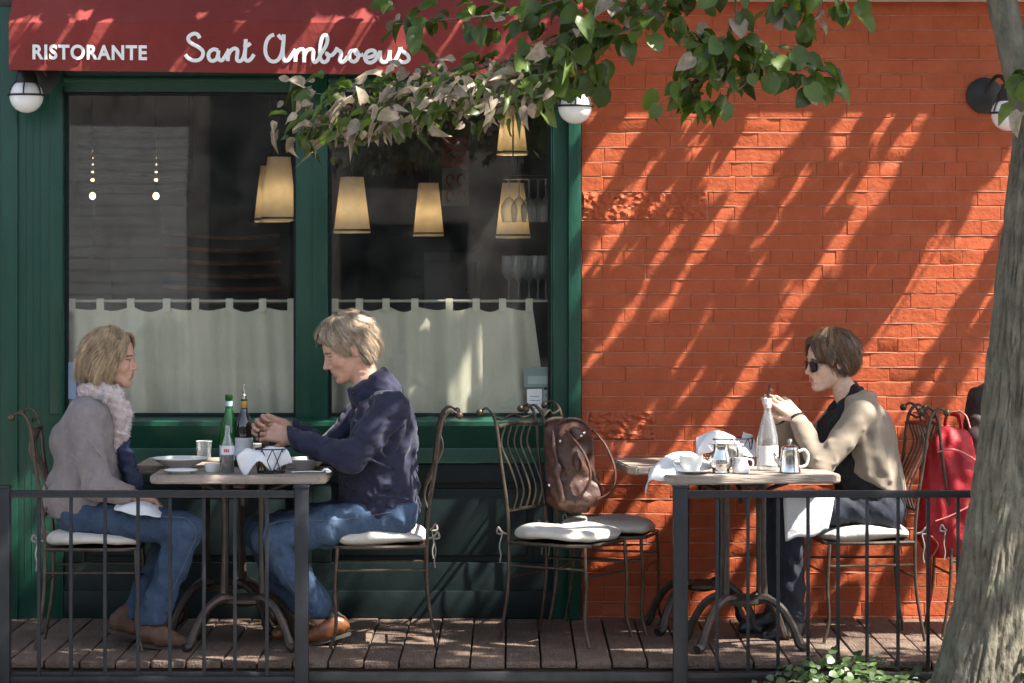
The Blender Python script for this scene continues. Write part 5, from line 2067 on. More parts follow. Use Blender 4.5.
def shoe(root, heel, toe, ankle, mat, high=True, zs=None, name='boot', solemat=None):
    heel, toe, ankle = Vector(heel), Vector(toe), Vector(ankle)
    d = (toe - heel)
    s = SDF()
    s.cap(heel + Vector((0, 0, 0.01)), heel.lerp(toe, 0.55) + Vector((0, 0, 0.012)), 0.038, 0.042, 0.02, sc=(1, 0.95, 1))
    s.cap(heel.lerp(toe, 0.5), toe + Vector((0, 0, -0.005)), 0.043, 0.033, 0.02, sc=(1, 1.05, 1))
    s.cap(heel.lerp(toe, 0.22) + Vector((0, 0, 0.03)), heel.lerp(toe, 0.6), 0.040, 0.034, 0.03)
    if high:
        s.cap(heel.lerp(toe, 0.12) + Vector((0, 0, 0.02)), ankle, 0.046, 0.044, 0.02)
    n = Vector((-d.z, 0, d.x))
    if n.z > 0:
        n = -n
    s.plane(heel + n.normalized() * 0.030, n, 0.004)
    s.noise(0.002, 0.05, 3)
    o = sdf_obj(name, s, mat, root, 0.007)
    # sole: outline plate under the shoe
    dn = d.normalized()
    side = Vector((0, 1, 0))
    up = -n.normalized()
    prof = []
    Ls = d.length
    for i in range(24):
        a = 2 * PI * i / 24
        u = math.cos(a)
        wd = 0.040 - (0.006 if u < 0 else 0)
        prof.append((Ls / 2 + (Ls / 2 + 0.036) * u, wd * math.sin(a) * (1 if abs(math.sin(a)) < .9 else 1)))
    vs = []
    for hgt in (-0.0410, -0.0255):
        for (u, w_) in prof:
            vs.append(rel(heel + dn * u + side * w_ + up * hgt, root))
    n_ = 24
    fs = [tuple(range(n_))[::-1], tuple(range(n_, 2 * n_))] + [(i, (i + 1) % n_, n_ + (i + 1) % n_, n_ + i) for i in range(n_)]
    MB().add(vs, fs).build('sole', solemat or sole, o)
    return o


shoe(bodyA, A(146, 637, -.12), A(180, 641.5, -.13), A(151, 622, -.11), tan)
shoe(bodyA, A(118, 624, .09), A(150, 630, .09), A(130, 612, .10), tan)
seam(bodyA, [A(120, 509, -.185), A(160, 516, -.19), A(186, 519, -.18), A(196, 534, -.17), A(186, 560, -.18), A(168, 600, -.175)])
# napkin over her lap
sheet('napkin', [
    [A(118, 503, -.17), A(132, 500, -.10), A(150, 500, -.02), A(150, 502, .08)],
    [A(114, 507, -.20), A(130, 505, -.19), A(150, 505, -.18), A(162, 507, -.06)],
    [A(117, 511, -.225), A(132, 514, -.225), A(148, 516, -.225), A(160, 516, -.21)]], 'white napkin lying across the blonde woman\'s jeans', amp=0.004, seed=12)

# =================================================================== man in the navy pullover
Y0 = -0.80
wm_root = Vector((X_(388, Y0), Y0, 0))
hdB = Head(at(347.5, 350, Y0), R(180 + 14), R(-24), 1.06)
s = SDF()
hdB.face(s, jaw=1.15, nose=1.12, chin=1.05)
s.chain([(hdB.p(-0.03, 0, -0.04), 0.060), (A(368, 386), 0.062), (A(374, 402), 0.085)], 0.02)
s.cap(A(380, 422), A(386, 500), 0.12, 0.125, 0.03, sc=(1, 1.35, 1))
fine = []
shN, elN, wrN = A(391, 409, -.19), A(351, 459, -.25), A(291, 437, -.11)
shF, elF, wrF = A(374, 404, .18), A(326, 452, .20), A(285, 427, .05)
for sh_, el_, wr_ in ((shN, elN, wrN), (shF, elF, wrF)):
    s.cap(A(378, 412), sh_, 0.06, 0.055, 0.03)
    s.chain([(sh_, 0.052), (el_, 0.044), (wr_, 0.031)], 0.015)
for sd_ in (-1, 1):
    s.chain([(A(392, 514, sd_ * .10), 0.085), (A(271 if sd_ < 0 else 263, 539 if sd_ < 0 else 533, sd_ * .125), 0.05), (A(320 if sd_ < 0 else 299, 618, sd_ * .112), 0.036)], 0.02)
hand_ops(s, wrN, A(258, 428, -.075) - wrN, (0.1, 0.9, -0.35), -1, 1.12, (38, 40, 42, 46), thumb=(0.5, 0.5))
hand_ops(s, wrF, A(252, 419, .02) - wrF, (0.1, -0.9, -0.3), 1, 1.12, (36, 38, 42, 46), thumb=(0.45, 0.5))
bodyB = sdf_obj('person', s, [skinB, lipA, browA], None, 0.011,
                [(hdB.O + Vector((-0.02, 0, 0)), 0.165, 0.0034), (A(268, 427, -0.03), 0.13, 0.0034)], hdB.zones)
bodyB.data.transform(Matrix.Translation(-wm_root))
bodyB.location = wm_root
tag(bodyB, 'grey haired man in a navy pullover, head bent over his raised hands', 'person')
bpy.context.view_layer.update()
hdB.eyes(bodyB, (1, 0, -0.75))
hairB = hair_mat('grey hair', (0.50, 0.385, 0.27), (0.14, 0.098, 0.066), None)
v = SDF()
hdB.ell(v, (-0.022, 0, 0.054), (0.112, 0.088, 0.094), 0.02)
hdB.ell(v, (-0.070, 0, 0.000), (0.062, 0.078, 0.085), 0.03)
hdB.cap(v, (0.040, -0.02, 0.112), (0.092, 0.0, 0.082), 0.030, 0.022, 0.02)
hdB.cap(v, (0.080, -0.015, 0.085), (0.098, -0.026, 0.048), 0.018, 0.008, 0.012)
hdB.cap(v, (0.050, 0.045, 0.090), (0.040, 0.072, 0.046), 0.020, 0.012, 0.012)
for y in (-1, 1):
    hdB.cap(v, (0.020, y * 0.075, 0.055), (0.002, y * 0.078, 0.012), 0.016, 0.010, 0.015)
    hdB.ell(v, (-0.055, y * 0.058, -0.036), (0.042, 0.030, 0.062), 0.02)
hdB.ell(v, (0.092, 0.012, -0.034), (0.080, 0.085, 0.086), 0.010, 's')
for y in (-1, 1):
    hdB.ell(v, (-0.010, y * 0.086, -0.010), (0.021, 0.022, 0.032), 0.006, 's')
v.noise(0.0050, 0.034, 4, (1.5, 1.5, 2.5), n=9)
hair_obj(hdB, v, hairB, bodyB, 1900, th_rng=((0.02, 0.9), (1.2, 2.6)), ph_c=PI, drift=0.45, seed=2, wave=0.006, tipout=0.008)
navy = pbr('navy wool', (0.012, 0.0135, 0.040), 0.9, var=0.25, vscale=20, bump=0.4, bscale=300, bump2=0.3, b2scale=15, sheen=0.12)
s = SDF()
s.cap(A(382, 424), A(386, 505), 0.140, 0.146, 0.04, sc=(1, 1.4, 1))
s.cap(A(366, 470), A(366, 500), 0.11, 0.12, 0.04, sc=(1, 1.2, 1))
s.cap(A(386, 416), A(392, 440), 0.105, 0.11, 0.04, sc=(1, 1.3, 1))
for sh_ in (shN, shF):
    s.cap(A(378, 408), sh_, 0.085, 0.074, 0.03)
s.chain([(shN, 0.076), (shN.lerp(elN, 0.5), 0.070), (elN, 0.062), (elN.lerp(wrN, .6), 0.052), (A(289, 436, -.105), 0.043)], 0.02)
s.chain([(shF, 0.074), (elF, 0.060), (A(288, 427, .04), 0.043)], 0.02)
for a, b in (((345, 440), (362, 462)), ((338, 452), (356, 470)), ((325, 455), (336, 462)), ((375, 445), (388, 460)), ((372, 460), (392, 470)), ((378, 480), (402, 488)), ((370, 495), (408, 500))):
    s.cap(A(*a, -0.255), A(*b, -0.265), 0.006, 0.005, 0.025)
s.noise(0.006, 0.11, 9)
s.noise(0.0028, 0.04, 19)
s.plane(A(289.5, 436, -.1), (-1, 0.1, -.25), 0.005)
s.plane(A(390, 518), (-0.08, 0, -1), 0.012)
sdf_obj('pullover', s, navy, bodyB, 0.0075)
s = SDF()
s.cap(A(357, 380), A(378, 376), 0.052, 0.050, 0.02, sc=(1, 1.1, 1))
s.cap(A(363, 388), A(382, 384), 0.066, 0.064, 0.02, sc=(1, 1.1, 1))
s.cap(A(368, 398), A(384, 394), 0.080, 0.084, 0.02, sc=(1, 1.15, 1))
s.noise(0.003, 0.05, 9)
s.plane(A(366, 377), (-0.62, 0, 1), 0.008)
sdf_obj('collar', s, navy, bodyB, 0.006)
MB().sphere(rel(A(352, 393, -.085), bodyB), 0.007, 6).build('button', blackl, bodyB)
jeans('jeans', [A(393, 513, -.10), A(393, 513, .10)], [A(271, 539, -.13), A(262, 532, .12)], [A(317, 606, -.115), A(297, 612, .11)], (0.094, 0.078, 0.068), denim2, bodyB, seed=5, top=A(393, 500))
seam(bodyB, [A(392, 512, -.205), A(340, 520, -.215), A(290, 520, -.21), A(268, 526, -.205), A(266, 540, -.208), A(290, 585, -.195), A(312, 612, -.185)])
sock = pbr('charcoal sock', (0.03, 0.03, 0.034), 0.9, bump=0.3, bscale=300)
s = SDF()
s.cap(A(322, 608, -.115), A(341, 624, -.10), 0.040, 0.036, 0.01)
sdf_obj('sock', s, sock, bodyB, 0.008)
s = SDF()
s.cap(A(299, 610, .11), A(306, 628, .11), 0.040, 0.036, 0.01)
sdf_obj('sock', s, sock, bodyB, 0.008)
shoe(bodyB, A(341, 628, -.11), A(312, 636, -.115), A(338, 612, -.11), tanl, high=False, name='shoe')
shoe(bodyB, A(312, 630, .10), A(278, 633, .10), A(306, 612, .10), tanl, high=False, name='shoe')

# =================================================================== woman in the beige jacket
Y0 = -0.60
wr_root = Vector((X_(875, Y0), Y0, 0))
hdC = Head(at(829.5, 362.5, Y0), R(180 + 20), R(-7), 1.02)
s = SDF()
hdC.face(s, jaw=0.95, nose=0.92)
s.chain([(hdC.p(-0.03, 0, -0.05), 0.047), (A(846, 393), 0.052), (A(853, 406), 0.07)], 0.02)
s.cap(A(860, 425), A(873, 496), 0.095, 0.105, 0.03, sc=(1, 1.35, 1))
shN, elN, wrN = A(862, 414, -.165), A(821, 467, -.235), A(797, 417, -.115)
shF, elF, wrF = A(846, 408, .16), A(796, 462, .12), A(778, 421, .02)
for sh_, el_, wr_ in ((shN, elN, wrN), (shF, elF, wrF)):
    s.cap(A(856, 412), sh_, 0.05, 0.045, 0.03)
    s.chain([(sh_, 0.043), (el_, 0.036), (wr_, 0.025)], 0.015)
hand_ops(s, wrN, A(770, 391, -.06) - wrN, (-0.25, 0.9, -0.25), -1, 1.0, (6, 12, 22, 30), thumb=(0.35, 0.35))
hand_ops(s, wrF, A(766, 392, -.03) - wrF, (0.4, -0.85, 0.0), 1, 1.0, (18, 24, 30, 36), thumb=(0.4, 0.3))
for sd_ in (-1, 1):
    s.chain([(A(882, 508, sd_ * .085), 0.066), (A(786 if sd_ < 0 else 772, 506, sd_ * .10), 0.052), (A(793 if sd_ < 0 else 776, 618, sd_ * .08), 0.034)], 0.02)
bodyC = sdf_obj('person', s, [skinC, pbr('lip pink', (0.46, 0.19, 0.17), 0.45, var=.1), browA], None, 0.011,
                [(hdC.O + Vector((-0.02, 0, 0)), 0.15, 0.0032), (A(784, 408, -0.04), 0.12, 0.0032)], hdC.zones)
bodyC.data.transform(Matrix.Translation(-wr_root))
bodyC.location = wr_root
tag(bodyC, 'woman in sunglasses and a beige jacket sitting alone, hands raised', 'person')
bpy.context.view_layer.update()
hairC = hair_mat('brown hair', (0.20, 0.108, 0.055), (0.045, 0.026, 0.015), None)
v = SDF()
hdC.ell(v, (-0.022, 0, 0.052), (0.113, 0.091, 0.094), 0.02)
hdC.ell(v, (-0.060, 0, 0.004), (0.070, 0.084, 0.078), 0.03)
for y in (-1, 1):
    hdC.ell(v, (-0.030, y * 0.064, -0.014), (0.046, 0.028, 0.056), 0.02)
    hdC.cap(v, (0.052, y * 0.045, 0.092), (0.024, y * 0.080, 0.010), 0.020, 0.014, 0.02)
hdC.cap(v, (0.060, 0.015, 0.100), (0.074, 0.060, 0.040), 0.022, 0.014, 0.015)
hdC.ell(v, (0.096, -0.012, -0.022), (0.072, 0.075, 0.088), 0.010, 's')
hdC.ell(v, (-0.004, 0.088, -0.018), (0.018, 0.020, 0.022), 0.006, 's')
v.noise(0.0045, 0.034, 6, (1.2, 1.2, 3), n=9)
hair_obj(hdC, v, hairC, bodyC, 1900, th_rng=((0.02, 0.9), (1.4, 2.6)), ph_c=PI, drift=0.5, seed=3, wave=0.005)
# sunglasses
lensm = pbr('sunglass lens', (0.015, 0.010, 0.012), 0.08, spec=0.7, coat=0.6, var=0.0)
frm = pbr('sunglass frame', (0.03, 0.012, 0.012), 0.25, coat=0.4)
mb = MB()
for y in (-1, 1):
    mb.tube(spline([rel(hdC.p(0.098, y * 0.010, 0.012), bodyC), rel(hdC.p(0.101, y * 0.030, 0.019), bodyC), rel(hdC.p(0.092, y * 0.058, 0.017), bodyC), rel(hdC.p(0.070, y * 0.072, 0.013), bodyC), rel(hdC.p(0.0, y * 0.083, 0.013), bodyC)], 6), 0.0030, 6)
mb.tube([rel(hdC.p(0.100, -0.011, 0.010), bodyC), rel(hdC.p(0.104, 0, 0.012), bodyC), rel(hdC.p(0.100, 0.011, 0.010), bodyC)], 0.0028, 6)
sg = mb.build('sunglasses', frm, bodyC)
for y in (-1, 1):
    def ln(u, v_, y=y):
        a, r_ = 2 * PI * u, v_
        yy = 0.0345 + 0.029 * r_ * math.copysign(abs(math.cos(a)) ** 0.8, math.cos(a))
        zz = -0.004 + 0.0255 * r_ * math.copysign(abs(math.sin(a)) ** 0.8, math.sin(a))
        xx = 0.103 - 0.30 * max(0, yy - 0.03) - 2.0 * (yy - 0.03) ** 2
        return rel(hdC.p(xx, y * yy, zz), bodyC)
    MB().grid(ln, 28, 3).build('lens', lensm, sg, solid=0.002)
# black top, scarf, jacket
blackt = pbr('black knit', (0.010, 0.010, 0.012), 0.9, var=0.2, bump=0.3, bscale=260, bump2=0.3, b2scale=16)
s = SDF()
s.cap(A(862, 428), A(874, 500), 0.112, 0.124, 0.04, sc=(1, 1.35, 1))
s.cap(A(846, 440), A(858, 488), 0.09, 0.10, 0.04, sc=(1, 1.2, 1))
for sd_ in (-1, 1):
    s.chain([(A(857, 391, sd_ * .055), 0.024), (A(864, 399, sd_ * .05), 0.022)], 0.02)
s.chain([(A(856, 393, -.055), 0.022), (A(844, 406, -.085), 0.023), (A(833, 428, -.092), 0.027), (A(827, 446, -.085), 0.025)], 0.02)
s.chain([(A(858, 392, .06), 0.026), (A(838, 406, .05), 0.026), (A(826, 425, .03), 0.034), (A(820, 442, .03), 0.03)], 0.02)
s.cap(A(838, 425, -.03), A(832, 455, -.03), 0.07, 0.075, 0.03)
s.cap(A(849, 393), A(853, 404), 0.057, 0.066, 0.02)
s.noise(0.005, 0.06, 2)
s.plane(A(872, 512), (0, 0, -1), 0.01)
sdf_obj('black_top', s, blackt, bodyC, 0.008)
MBs = []
for wr_, el_, nm in ((wrN, elN, 'cuff'), (wrF, elF, 'cuff')):
    d = (el_ - wr_).normalized()
    MB().tube([rel(wr_ + d * -0.004, bodyC), rel(wr_ + d * 0.022, bodyC), rel(wr_ + d * 0.035, bodyC)], [0.0335, 0.0345, 0.035], 20).build(nm, blackt, bodyC)
beige = pbr('beige linen', (0.255, 0.205, 0.152), 0.8, var=0.12, vscale=14, bump=0.25, bscale=300, bump2=0.08, b2scale=18, sheen=0.1)
s = SDF()
s.cap(A(864, 430), A(876, 490), 0.126, 0.135, 0.04, sc=(1, 1.38, 1))
s.cap(A(862, 417), A(872, 440), 0.092, 0.105, 0.04, sc=(1, 1.3, 1))
# open front: cut away a wedge before the chest, and slope the hem
s.plane(A(846, 400), (-0.93, 0.0, 0.36), 0.012)
s.plane(A(846, 470), (-0.46, 0, -0.90), 0.012)
for sh_ in (shN, shF):
    s.cap(A(862, 413), sh_, 0.066, 0.062, 0.03)
for sd_ in (-1, 1):
    s.chain([(A(870, 398), 0.030), (A(864, 397, sd_ * .065), 0.030), (A(852, 402, sd_ * .105), 0.024), (A(845, 418, sd_ * .120), 0.018)], 0.02)
s.cap(A(852, 402, -.08), A(843, 425, -.125), 0.030, 0.022, 0.015)
s.cap(A(843, 425, -.125), A(842, 450, -.13), 0.022, 0.016, 0.015)
s.chain([(shN, 0.064), (shN.lerp(elN, 0.5), 0.060), (elN, 0.053), (elN.lerp(wrN, .6), 0.046), (wrN.lerp(elN, 0.12), 0.041)], 0.018)
s.chain([(shF, 0.062), (elF, 0.052), (wrF.lerp(elF, 0.12), 0.041)], 0.018)
for a, b in (((836, 432), (858, 420)), ((829, 446), (852, 438)), ((812, 452), (826, 460))):
    s.cap(A(*a, -0.235), A(*b, -0.222), 0.007, 0.005, 0.035)
for p_, q_, n_, r_ in ((shN, elN, 5, 0.058), (elN, wrN, 4, 0.046)):
    ax_ = (q_ - p_).normalized()
    sd2 = ax_.cross(Vector((0, 1, 0))).normalized()
    for i in range(n_):
        c_ = p_.lerp(q_, 0.22 + 0.68 * i / (n_ - 1)) + Vector((0, -r_ * 0.80, 0))
        tilt = ax_ * (0.022 if i % 2 else -0.018)
        s.cap(c_ - sd2 * r_ * 0.75 - tilt, c_ + sd2 * r_ * 0.7 + tilt, 0.0065, 0.004, 0.016)
for a, b in (((872, 428), (884, 470)), ((862, 440), (868, 476)), ((880, 440), (891, 480))):
    s.cap(A(*a, -0.165), A(*b, -0.178), 0.010, 0.006, 0.03)
s.noise(0.0030, 0.20, 12)
s.noise(0.0010, 0.07, 22)
s.plane(wrN.lerp(elN, 0.10), Vector(wrN - elN), 0.004) if False else None
sdf_obj('jacket', s, beige, bodyC, 0.0072)
jeans('jeans', [A(884, 509, -.09), A(884, 509, .09)], [A(787, 507, -.11), A(773, 505, .10)], [A(794, 622, -.08), A(778, 618, .08)], (0.086, 0.066, 0.048), denimk, bodyC, seed=7, top=A(884, 492))
shoe(bodyC, A(797, 630, -.08), A(768, 637, -.09), A(794, 612, -.08), blackl, high=True)
shoe(bodyC, A(778, 624, .08), A(745, 627, .08), A(776, 606, .08), blackl, high=True)
sheet('napkin', [
    [A(800, 490, .05), A(815, 489, .05), A(834, 492, .05)],
    [A(790, 492, -.08), A(812, 490, -.08), A(836, 492, -.08)],
    [A(783, 497, -.19), A(808, 496, -.20), A(834, 498, -.20)],
    [A(783, 518, -.22), A(806, 519, -.225), A(833, 514, -.225)],
    [A(784, 540, -.225), A(805, 537, -.23), A(830, 530, -.23)]], 'white napkin hanging off the lap of the woman in sunglasses', amp=0.006, seed=14)
# slim dark phone in her fingertips
ph = thing('phone', 'slim dark phone held in the fingertips of the woman in sunglasses', 'phone', A(771, 394, -.045), 0)
m_ = MB().cbox((-0.028, -0.0035, -0.05), (0.028, 0.0035, 0.05), 0.003).build('phone_body', blackl, ph)
MB().box((-0.025, -0.0044, -0.042), (0.025, -0.0037, 0.042)).build('screen', lensm, m_, smooth=False)
ph.rotation_euler = (R(8), R(-62), R(62))
# ------------------------------------------------------------------ street tree
bark = pbr('tree bark', (0.185, 0.160, 0.118), 0.95, col2=(0.055, 0.046, 0.034), vscale=9, stretch=(2.6, 2.6, 1.0), bump=0.7, bscale=14, bump2=0.6, b2scale=45,
           dirt=(0.20, 0.22, 0.15), dscale=6, damt=0.45)
leafg = pbr('green leaf', (0.098, 0.148, 0.022), 0.40, var=0.3, vscale=9, island=0.45, transl=0.42, spec=0.5, col2=(0.045, 0.080, 0.017))
leafp = pbr('pale sunlit dry leaf', (0.47, 0.345, 0.285), 0.55, var=0.3, vscale=30, island=0.45, transl=0.25, col2=(0.17, 0.17, 0.085))  # sun on the dry leaves is put into this paler colour
tree = thing('street_tree', 'grey barked street tree whose leafy boughs hang across the awning and brick wall', 'tree', (1.9, -1.9, -0.17))
TR = Vector(tree.location)
TY = -1.9


def tr(px, py, Y=TY):
    return at(px, py, Y) - TR


def trunk_tube(mb, pts, rads, n=40, amp=0.012, seed=0, m=10):
    P = spline(pts, m)
    k = len(P)
    rr = []
    for i in range(k):
        f = i / (k - 1) * (len(rads) - 1)
        j = min(int(f), len(rads) - 2)
        rr.append(rads[j] + (rads[j + 1] - rads[j]) * (f - j))
    o = len(mb.v)
    mb.tube(P, rr, n)
    for i in range(k):
        for q in range(n):
            v = Vector(mb.v[o + i * n + q])
            d = (v - P[i])
            a = q / n * 6.2832
            nz = mnoise.noise(Vector((math.cos(a) * 2.2 + seed, math.sin(a) * 2.2, v.z * 1.6))) + 0.9 * abs(mnoise.noise(Vector((math.cos(a) * 7, math.sin(a) * 7 + seed, v.z * 2.6)))) + 0.35 * mnoise.noise(Vector((math.cos(a) * 14, math.sin(a) * 14, v.z * 9))) - 1.1 * max(0.0, 1 - 5.0 * abs(mnoise.noise(Vector((math.cos(a) * 5.5 + 0.35 * math.sin(v.z * 6), math.sin(a) * 5.5, v.z * 4.6 + seed)))))
            mb.v[o + i * n + q] = tuple(v + d.normalized() * nz * amp * min(1, rr[i] / 0.1))


mb = MB()
trunk_tube(mb, [tr(962, 745), tr(975, 690), tr(990, 610), tr(1001, 530), tr(1012, 440), tr(1020, 350), tr(1028, 260), tr(1036, 180), tr(1040, 120)],
           [0.225, 0.175, 0.145, 0.138, 0.130, 0.122, 0.112, 0.104, 0.100], 170, 0.0125, m=34)
mb.build('trunk', bark, tree, angle=180)
LIMBS = [
    [tr(1036, 150), tr(1018, 70), tr(1002, 0), tr(985, -70), Vector((-0.25, 0.1, 3.6)), Vector((-0.9, 0.1, 4.4)), Vector((-1.6, 0.0, 5.2)), Vector((-2.3, 0, 5.8))],
    [tr(1042, 130), tr(1062, 40), tr(1075, -60), Vector((0.6, -0.1, 4.2)), Vector((1.4, -0.2, 5.4)), Vector((2.4, -0.3, 6.3))],
    [Vector((-0.12, 0.05, 3.35)), Vector((-0.5, -0.4, 4.2)), Vector((-0.4, -0.9, 5.4)), Vector((0.1, -1.2, 6.6))],
    [Vector((-0.9, 0.1, 4.4)), Vector((-1.5, 0.1, 4.3)), Vector((-2.4, 0.3, 4.25)), Vector((-3.4, 0.2, 4.3))],
    [Vector((0.6, -0.1, 4.2)), Vector((0.9, 0.1, 5.4)), Vector((0.7, 0.2, 6.8))],
]
for i, lp in enumerate(LIMBS):
    mb = MB()
    r0 = (0.068, 0.085, 0.05, 0.04, 0.05)[i]
    trunk_tube(mb, lp, [r0, r0 * 0.85, r0 * .6, r0 * .3], 18, 0.006, seed=i)
    mb.build('limb', bark, tree, angle=180)

# leaf template: broad heart-shaped leaf folded along its midrib, tip turned down
_mid = [(0.0, 0.0), (0.22, -0.01), (0.48, -0.03), (0.74, -0.07), (1.0, -0.15)]
_rim = [(-0.06, 0.22, 0.05), (0.14, 0.43, 0.07), (0.46, 0.50, 0.055), (0.78, 0.34, -0.01)]
LT = np.array([(x, 0, z) for x, z in _mid] + [(x, y, z) for x, y, z in _rim] + [(x, -y, z) for x, y, z in _rim], dtype=float)
LF = np.array([(0, 1, 6, 5), (1, 2, 7, 6), (2, 3, 8, 7), (0, 9, 10, 1), (1, 10, 11, 2), (2, 11, 12, 3)])
LF3 = np.array([(3, 4, 8), (3, 12, 4)])


def leaves(name, P, D, N, S, mats, parent, midx=None, curl=None):
    """leaves at P growing along D with upper faces to N, sizes S"""
    D = D / (np.linalg.norm(D, axis=1)[:, None] + 1e-9)
    N = N - D * (N * D).sum(1)[:, None]
    N = N / (np.linalg.norm(N, axis=1)[:, None] + 1e-9)
    Bn = np.cross(N, D)
    n = len(P)
    T = np.repeat(LT[None], n, 0)
    if curl is not None:
        T = T.copy()
        T[:, :, 2] += -(T[:, :, 0] ** 2) * curl[:, None] + np.abs(T[:, :, 1]) * (curl[:, None] * 0.8)
        T[:, :, 1] *= (1 - 0.35 * np.abs(curl))[:, None]
        T += np.random.default_rng(n).normal(size=T.shape) * (0.05 * np.clip(curl, 0, 1.2))[:, None, None]
    V = P[:, None, :] + S[:, None, None] * (T[:, :, 0:1] * D[:, None] + T[:, :, 1:2] * Bn[:, None] + T[:, :, 2:3] * N[:, None])
    off = (np.arange(n) * len(LT))[:, None, None]
    Fq = (LF[None] + off).reshape(-1, 4).tolist()
    Ft = (LF3[None] + off).reshape(-1, 3).tolist()
    me = bpy.data.meshes.new(name)
    me.from_pydata(V.reshape(-1, 3).tolist(), [], Fq + Ft)
    o = finish(name, me, mats, parent, True, 180)
    if midx is not None:
        mi = np.concatenate([np.repeat(midx, len(LF)), np.repeat(midx, len(LF3))]).astype(np.int32)
        me.polygons.foreach_set('material_index', mi)
    return o


rgl = np.random.default_rng(21)
LN = np.array(L)


def clump_leaves(cent, rad, per, size, flat=0.6):
    k = len(cent)
    n = k * per
    c = np.repeat(cent, per, 0)
    d = rgl.normal(size=(n, 3))
    d /= np.linalg.norm(d, axis=1)[:, None]
    r = np.repeat(rad, per)[:, None] * rgl.uniform(0.2, 1, (n, 1)) ** 0.5
    off = d * r * np.array([1, 1, flat])
    P = c + off
    D = d * np.array([1, 1, 0.4]) + rgl.normal(size=(n, 3)) * 0.4 + np.array([0, 0, -0.45])
    N = np.array([0, 0, 1.0]) + rgl.normal(size=(n, 3)) * 0.55
    S = rgl.uniform(0.75, 1.2, n) * size
    return P, D, N, S


# crown: leaf clumps kept well above the picture; where they are thick or thin decides which part of the street is in dapple
def crown_points():
    n = 5200
    C = np.stack([rgl.uniform(-3.2, 6.8, n), rgl.uniform(-3.6, -0.9, n), rgl.uniform(3.35, 8.6, n)], 1)
    # ellipsoidal crowns of the limbs
    e1 = (((C - np.array([0.6, -2.2, 6.0])) / np.array([3.6, 1.9, 2.6])) ** 2).sum(1)
    e2 = (((C - np.array([3.8, -2.0, 6.4])) / np.array([3.2, 1.7, 2.4])) ** 2).sum(1)
    C = C[(e1 < 1) | (e2 < 1)]
    # where the clump's shade would fall: on the wall plane, and among the tables one metre in front of it
    t = -C[:, 1] / LN[1]
    wx, wz = C[:, 0] + LN[0] * t, C[:, 2] + LN[2] * t
    t2 = (-0.85 - C[:, 1]) / LN[1]
    fx, fz = C[:, 0] + LN[0] * t2, C[:, 2] + LN[2] * t2
    dens = np.full(len(C), 0.32)
    front = (fz > -0.4) & (fz < 1.6)
    low = (wx < 0.3) & (wz > -0.2) & (wz < 1.7)
    dens = np.where(low, 0.0, dens)
    dens = np.where(low & (wx < -0.8) & (wz > 1.1), 0.12, dens)
    dens = np.where((wx >= 0.2) & (wz > -0.4) & (wz < 3.0), 0.0, dens)
    dens = np.where(front & (fx > 0.35), 0.0, dens)
    dens = np.where(front & (fx > -0.95) & (fx <= 0.35), 0.0, dens)
    dens = np.where(front & (fx <= -0.95), 0.35, dens)
    return C[rgl.uniform(size=len(C)) < dens]


CP = crown_points()
rad = rgl.uniform(0.10, 0.22, len(CP))
P, D, N, S = clump_leaves(CP, rad, 9, 0.10)
# unseen leaf tufts, added and aimed so that their shade streaks the brick
def towards_sun(tx, ty, tz, t):
    return np.stack([tx - LN[0] * t, ty - LN[1] * t, tz - LN[2] * t], 1)


def shade_tufts(n, xr, zr, y0, dmin, ztop, dspan, per, lnr, wdr, size, pw=None):
    """n tufts whose shade falls in the window xr, zr of the plane Y = y0, hung as low as the clear air below the crown allows"""
    tx, tz = rgl.uniform(*xr, n), rgl.uniform(*zr, n)
    if pw is not None:
        k = rgl.uniform(size=n) < pw(tx, tz)
        tx, tz = tx[k], tz[k]
    t = np.maximum(dmin, (ztop - tz) / -LN[2]) + rgl.uniform(0, dspan, len(tx))
    TC = towards_sun(tx, np.full(len(tx), y0), tz, t)
    c = np.repeat(TC, per, 0)
    ln_ = np.repeat(rgl.uniform(*lnr, len(TC)), per)
    wd_ = np.repeat(rgl.uniform(*wdr, len(TC)), per)
    off = np.stack([rgl.normal(size=len(c)) * wd_, rgl.uniform(-1, 1, len(c)) * ln_, rgl.normal(size=len(c)) * wd_], 1)
    D_ = rgl.normal(size=(len(c), 3)) * np.array([0.5, 1, 0.4]) + np.array([0, 0, -0.3])
    N_ = np.array([0.3, -0.2, 1.0]) + rgl.normal(size=(len(c), 3)) * 0.4
    S_ = rgl.uniform(0.6, 1.1, len(c)) * size
    return TC, c + off, D_, N_, S_


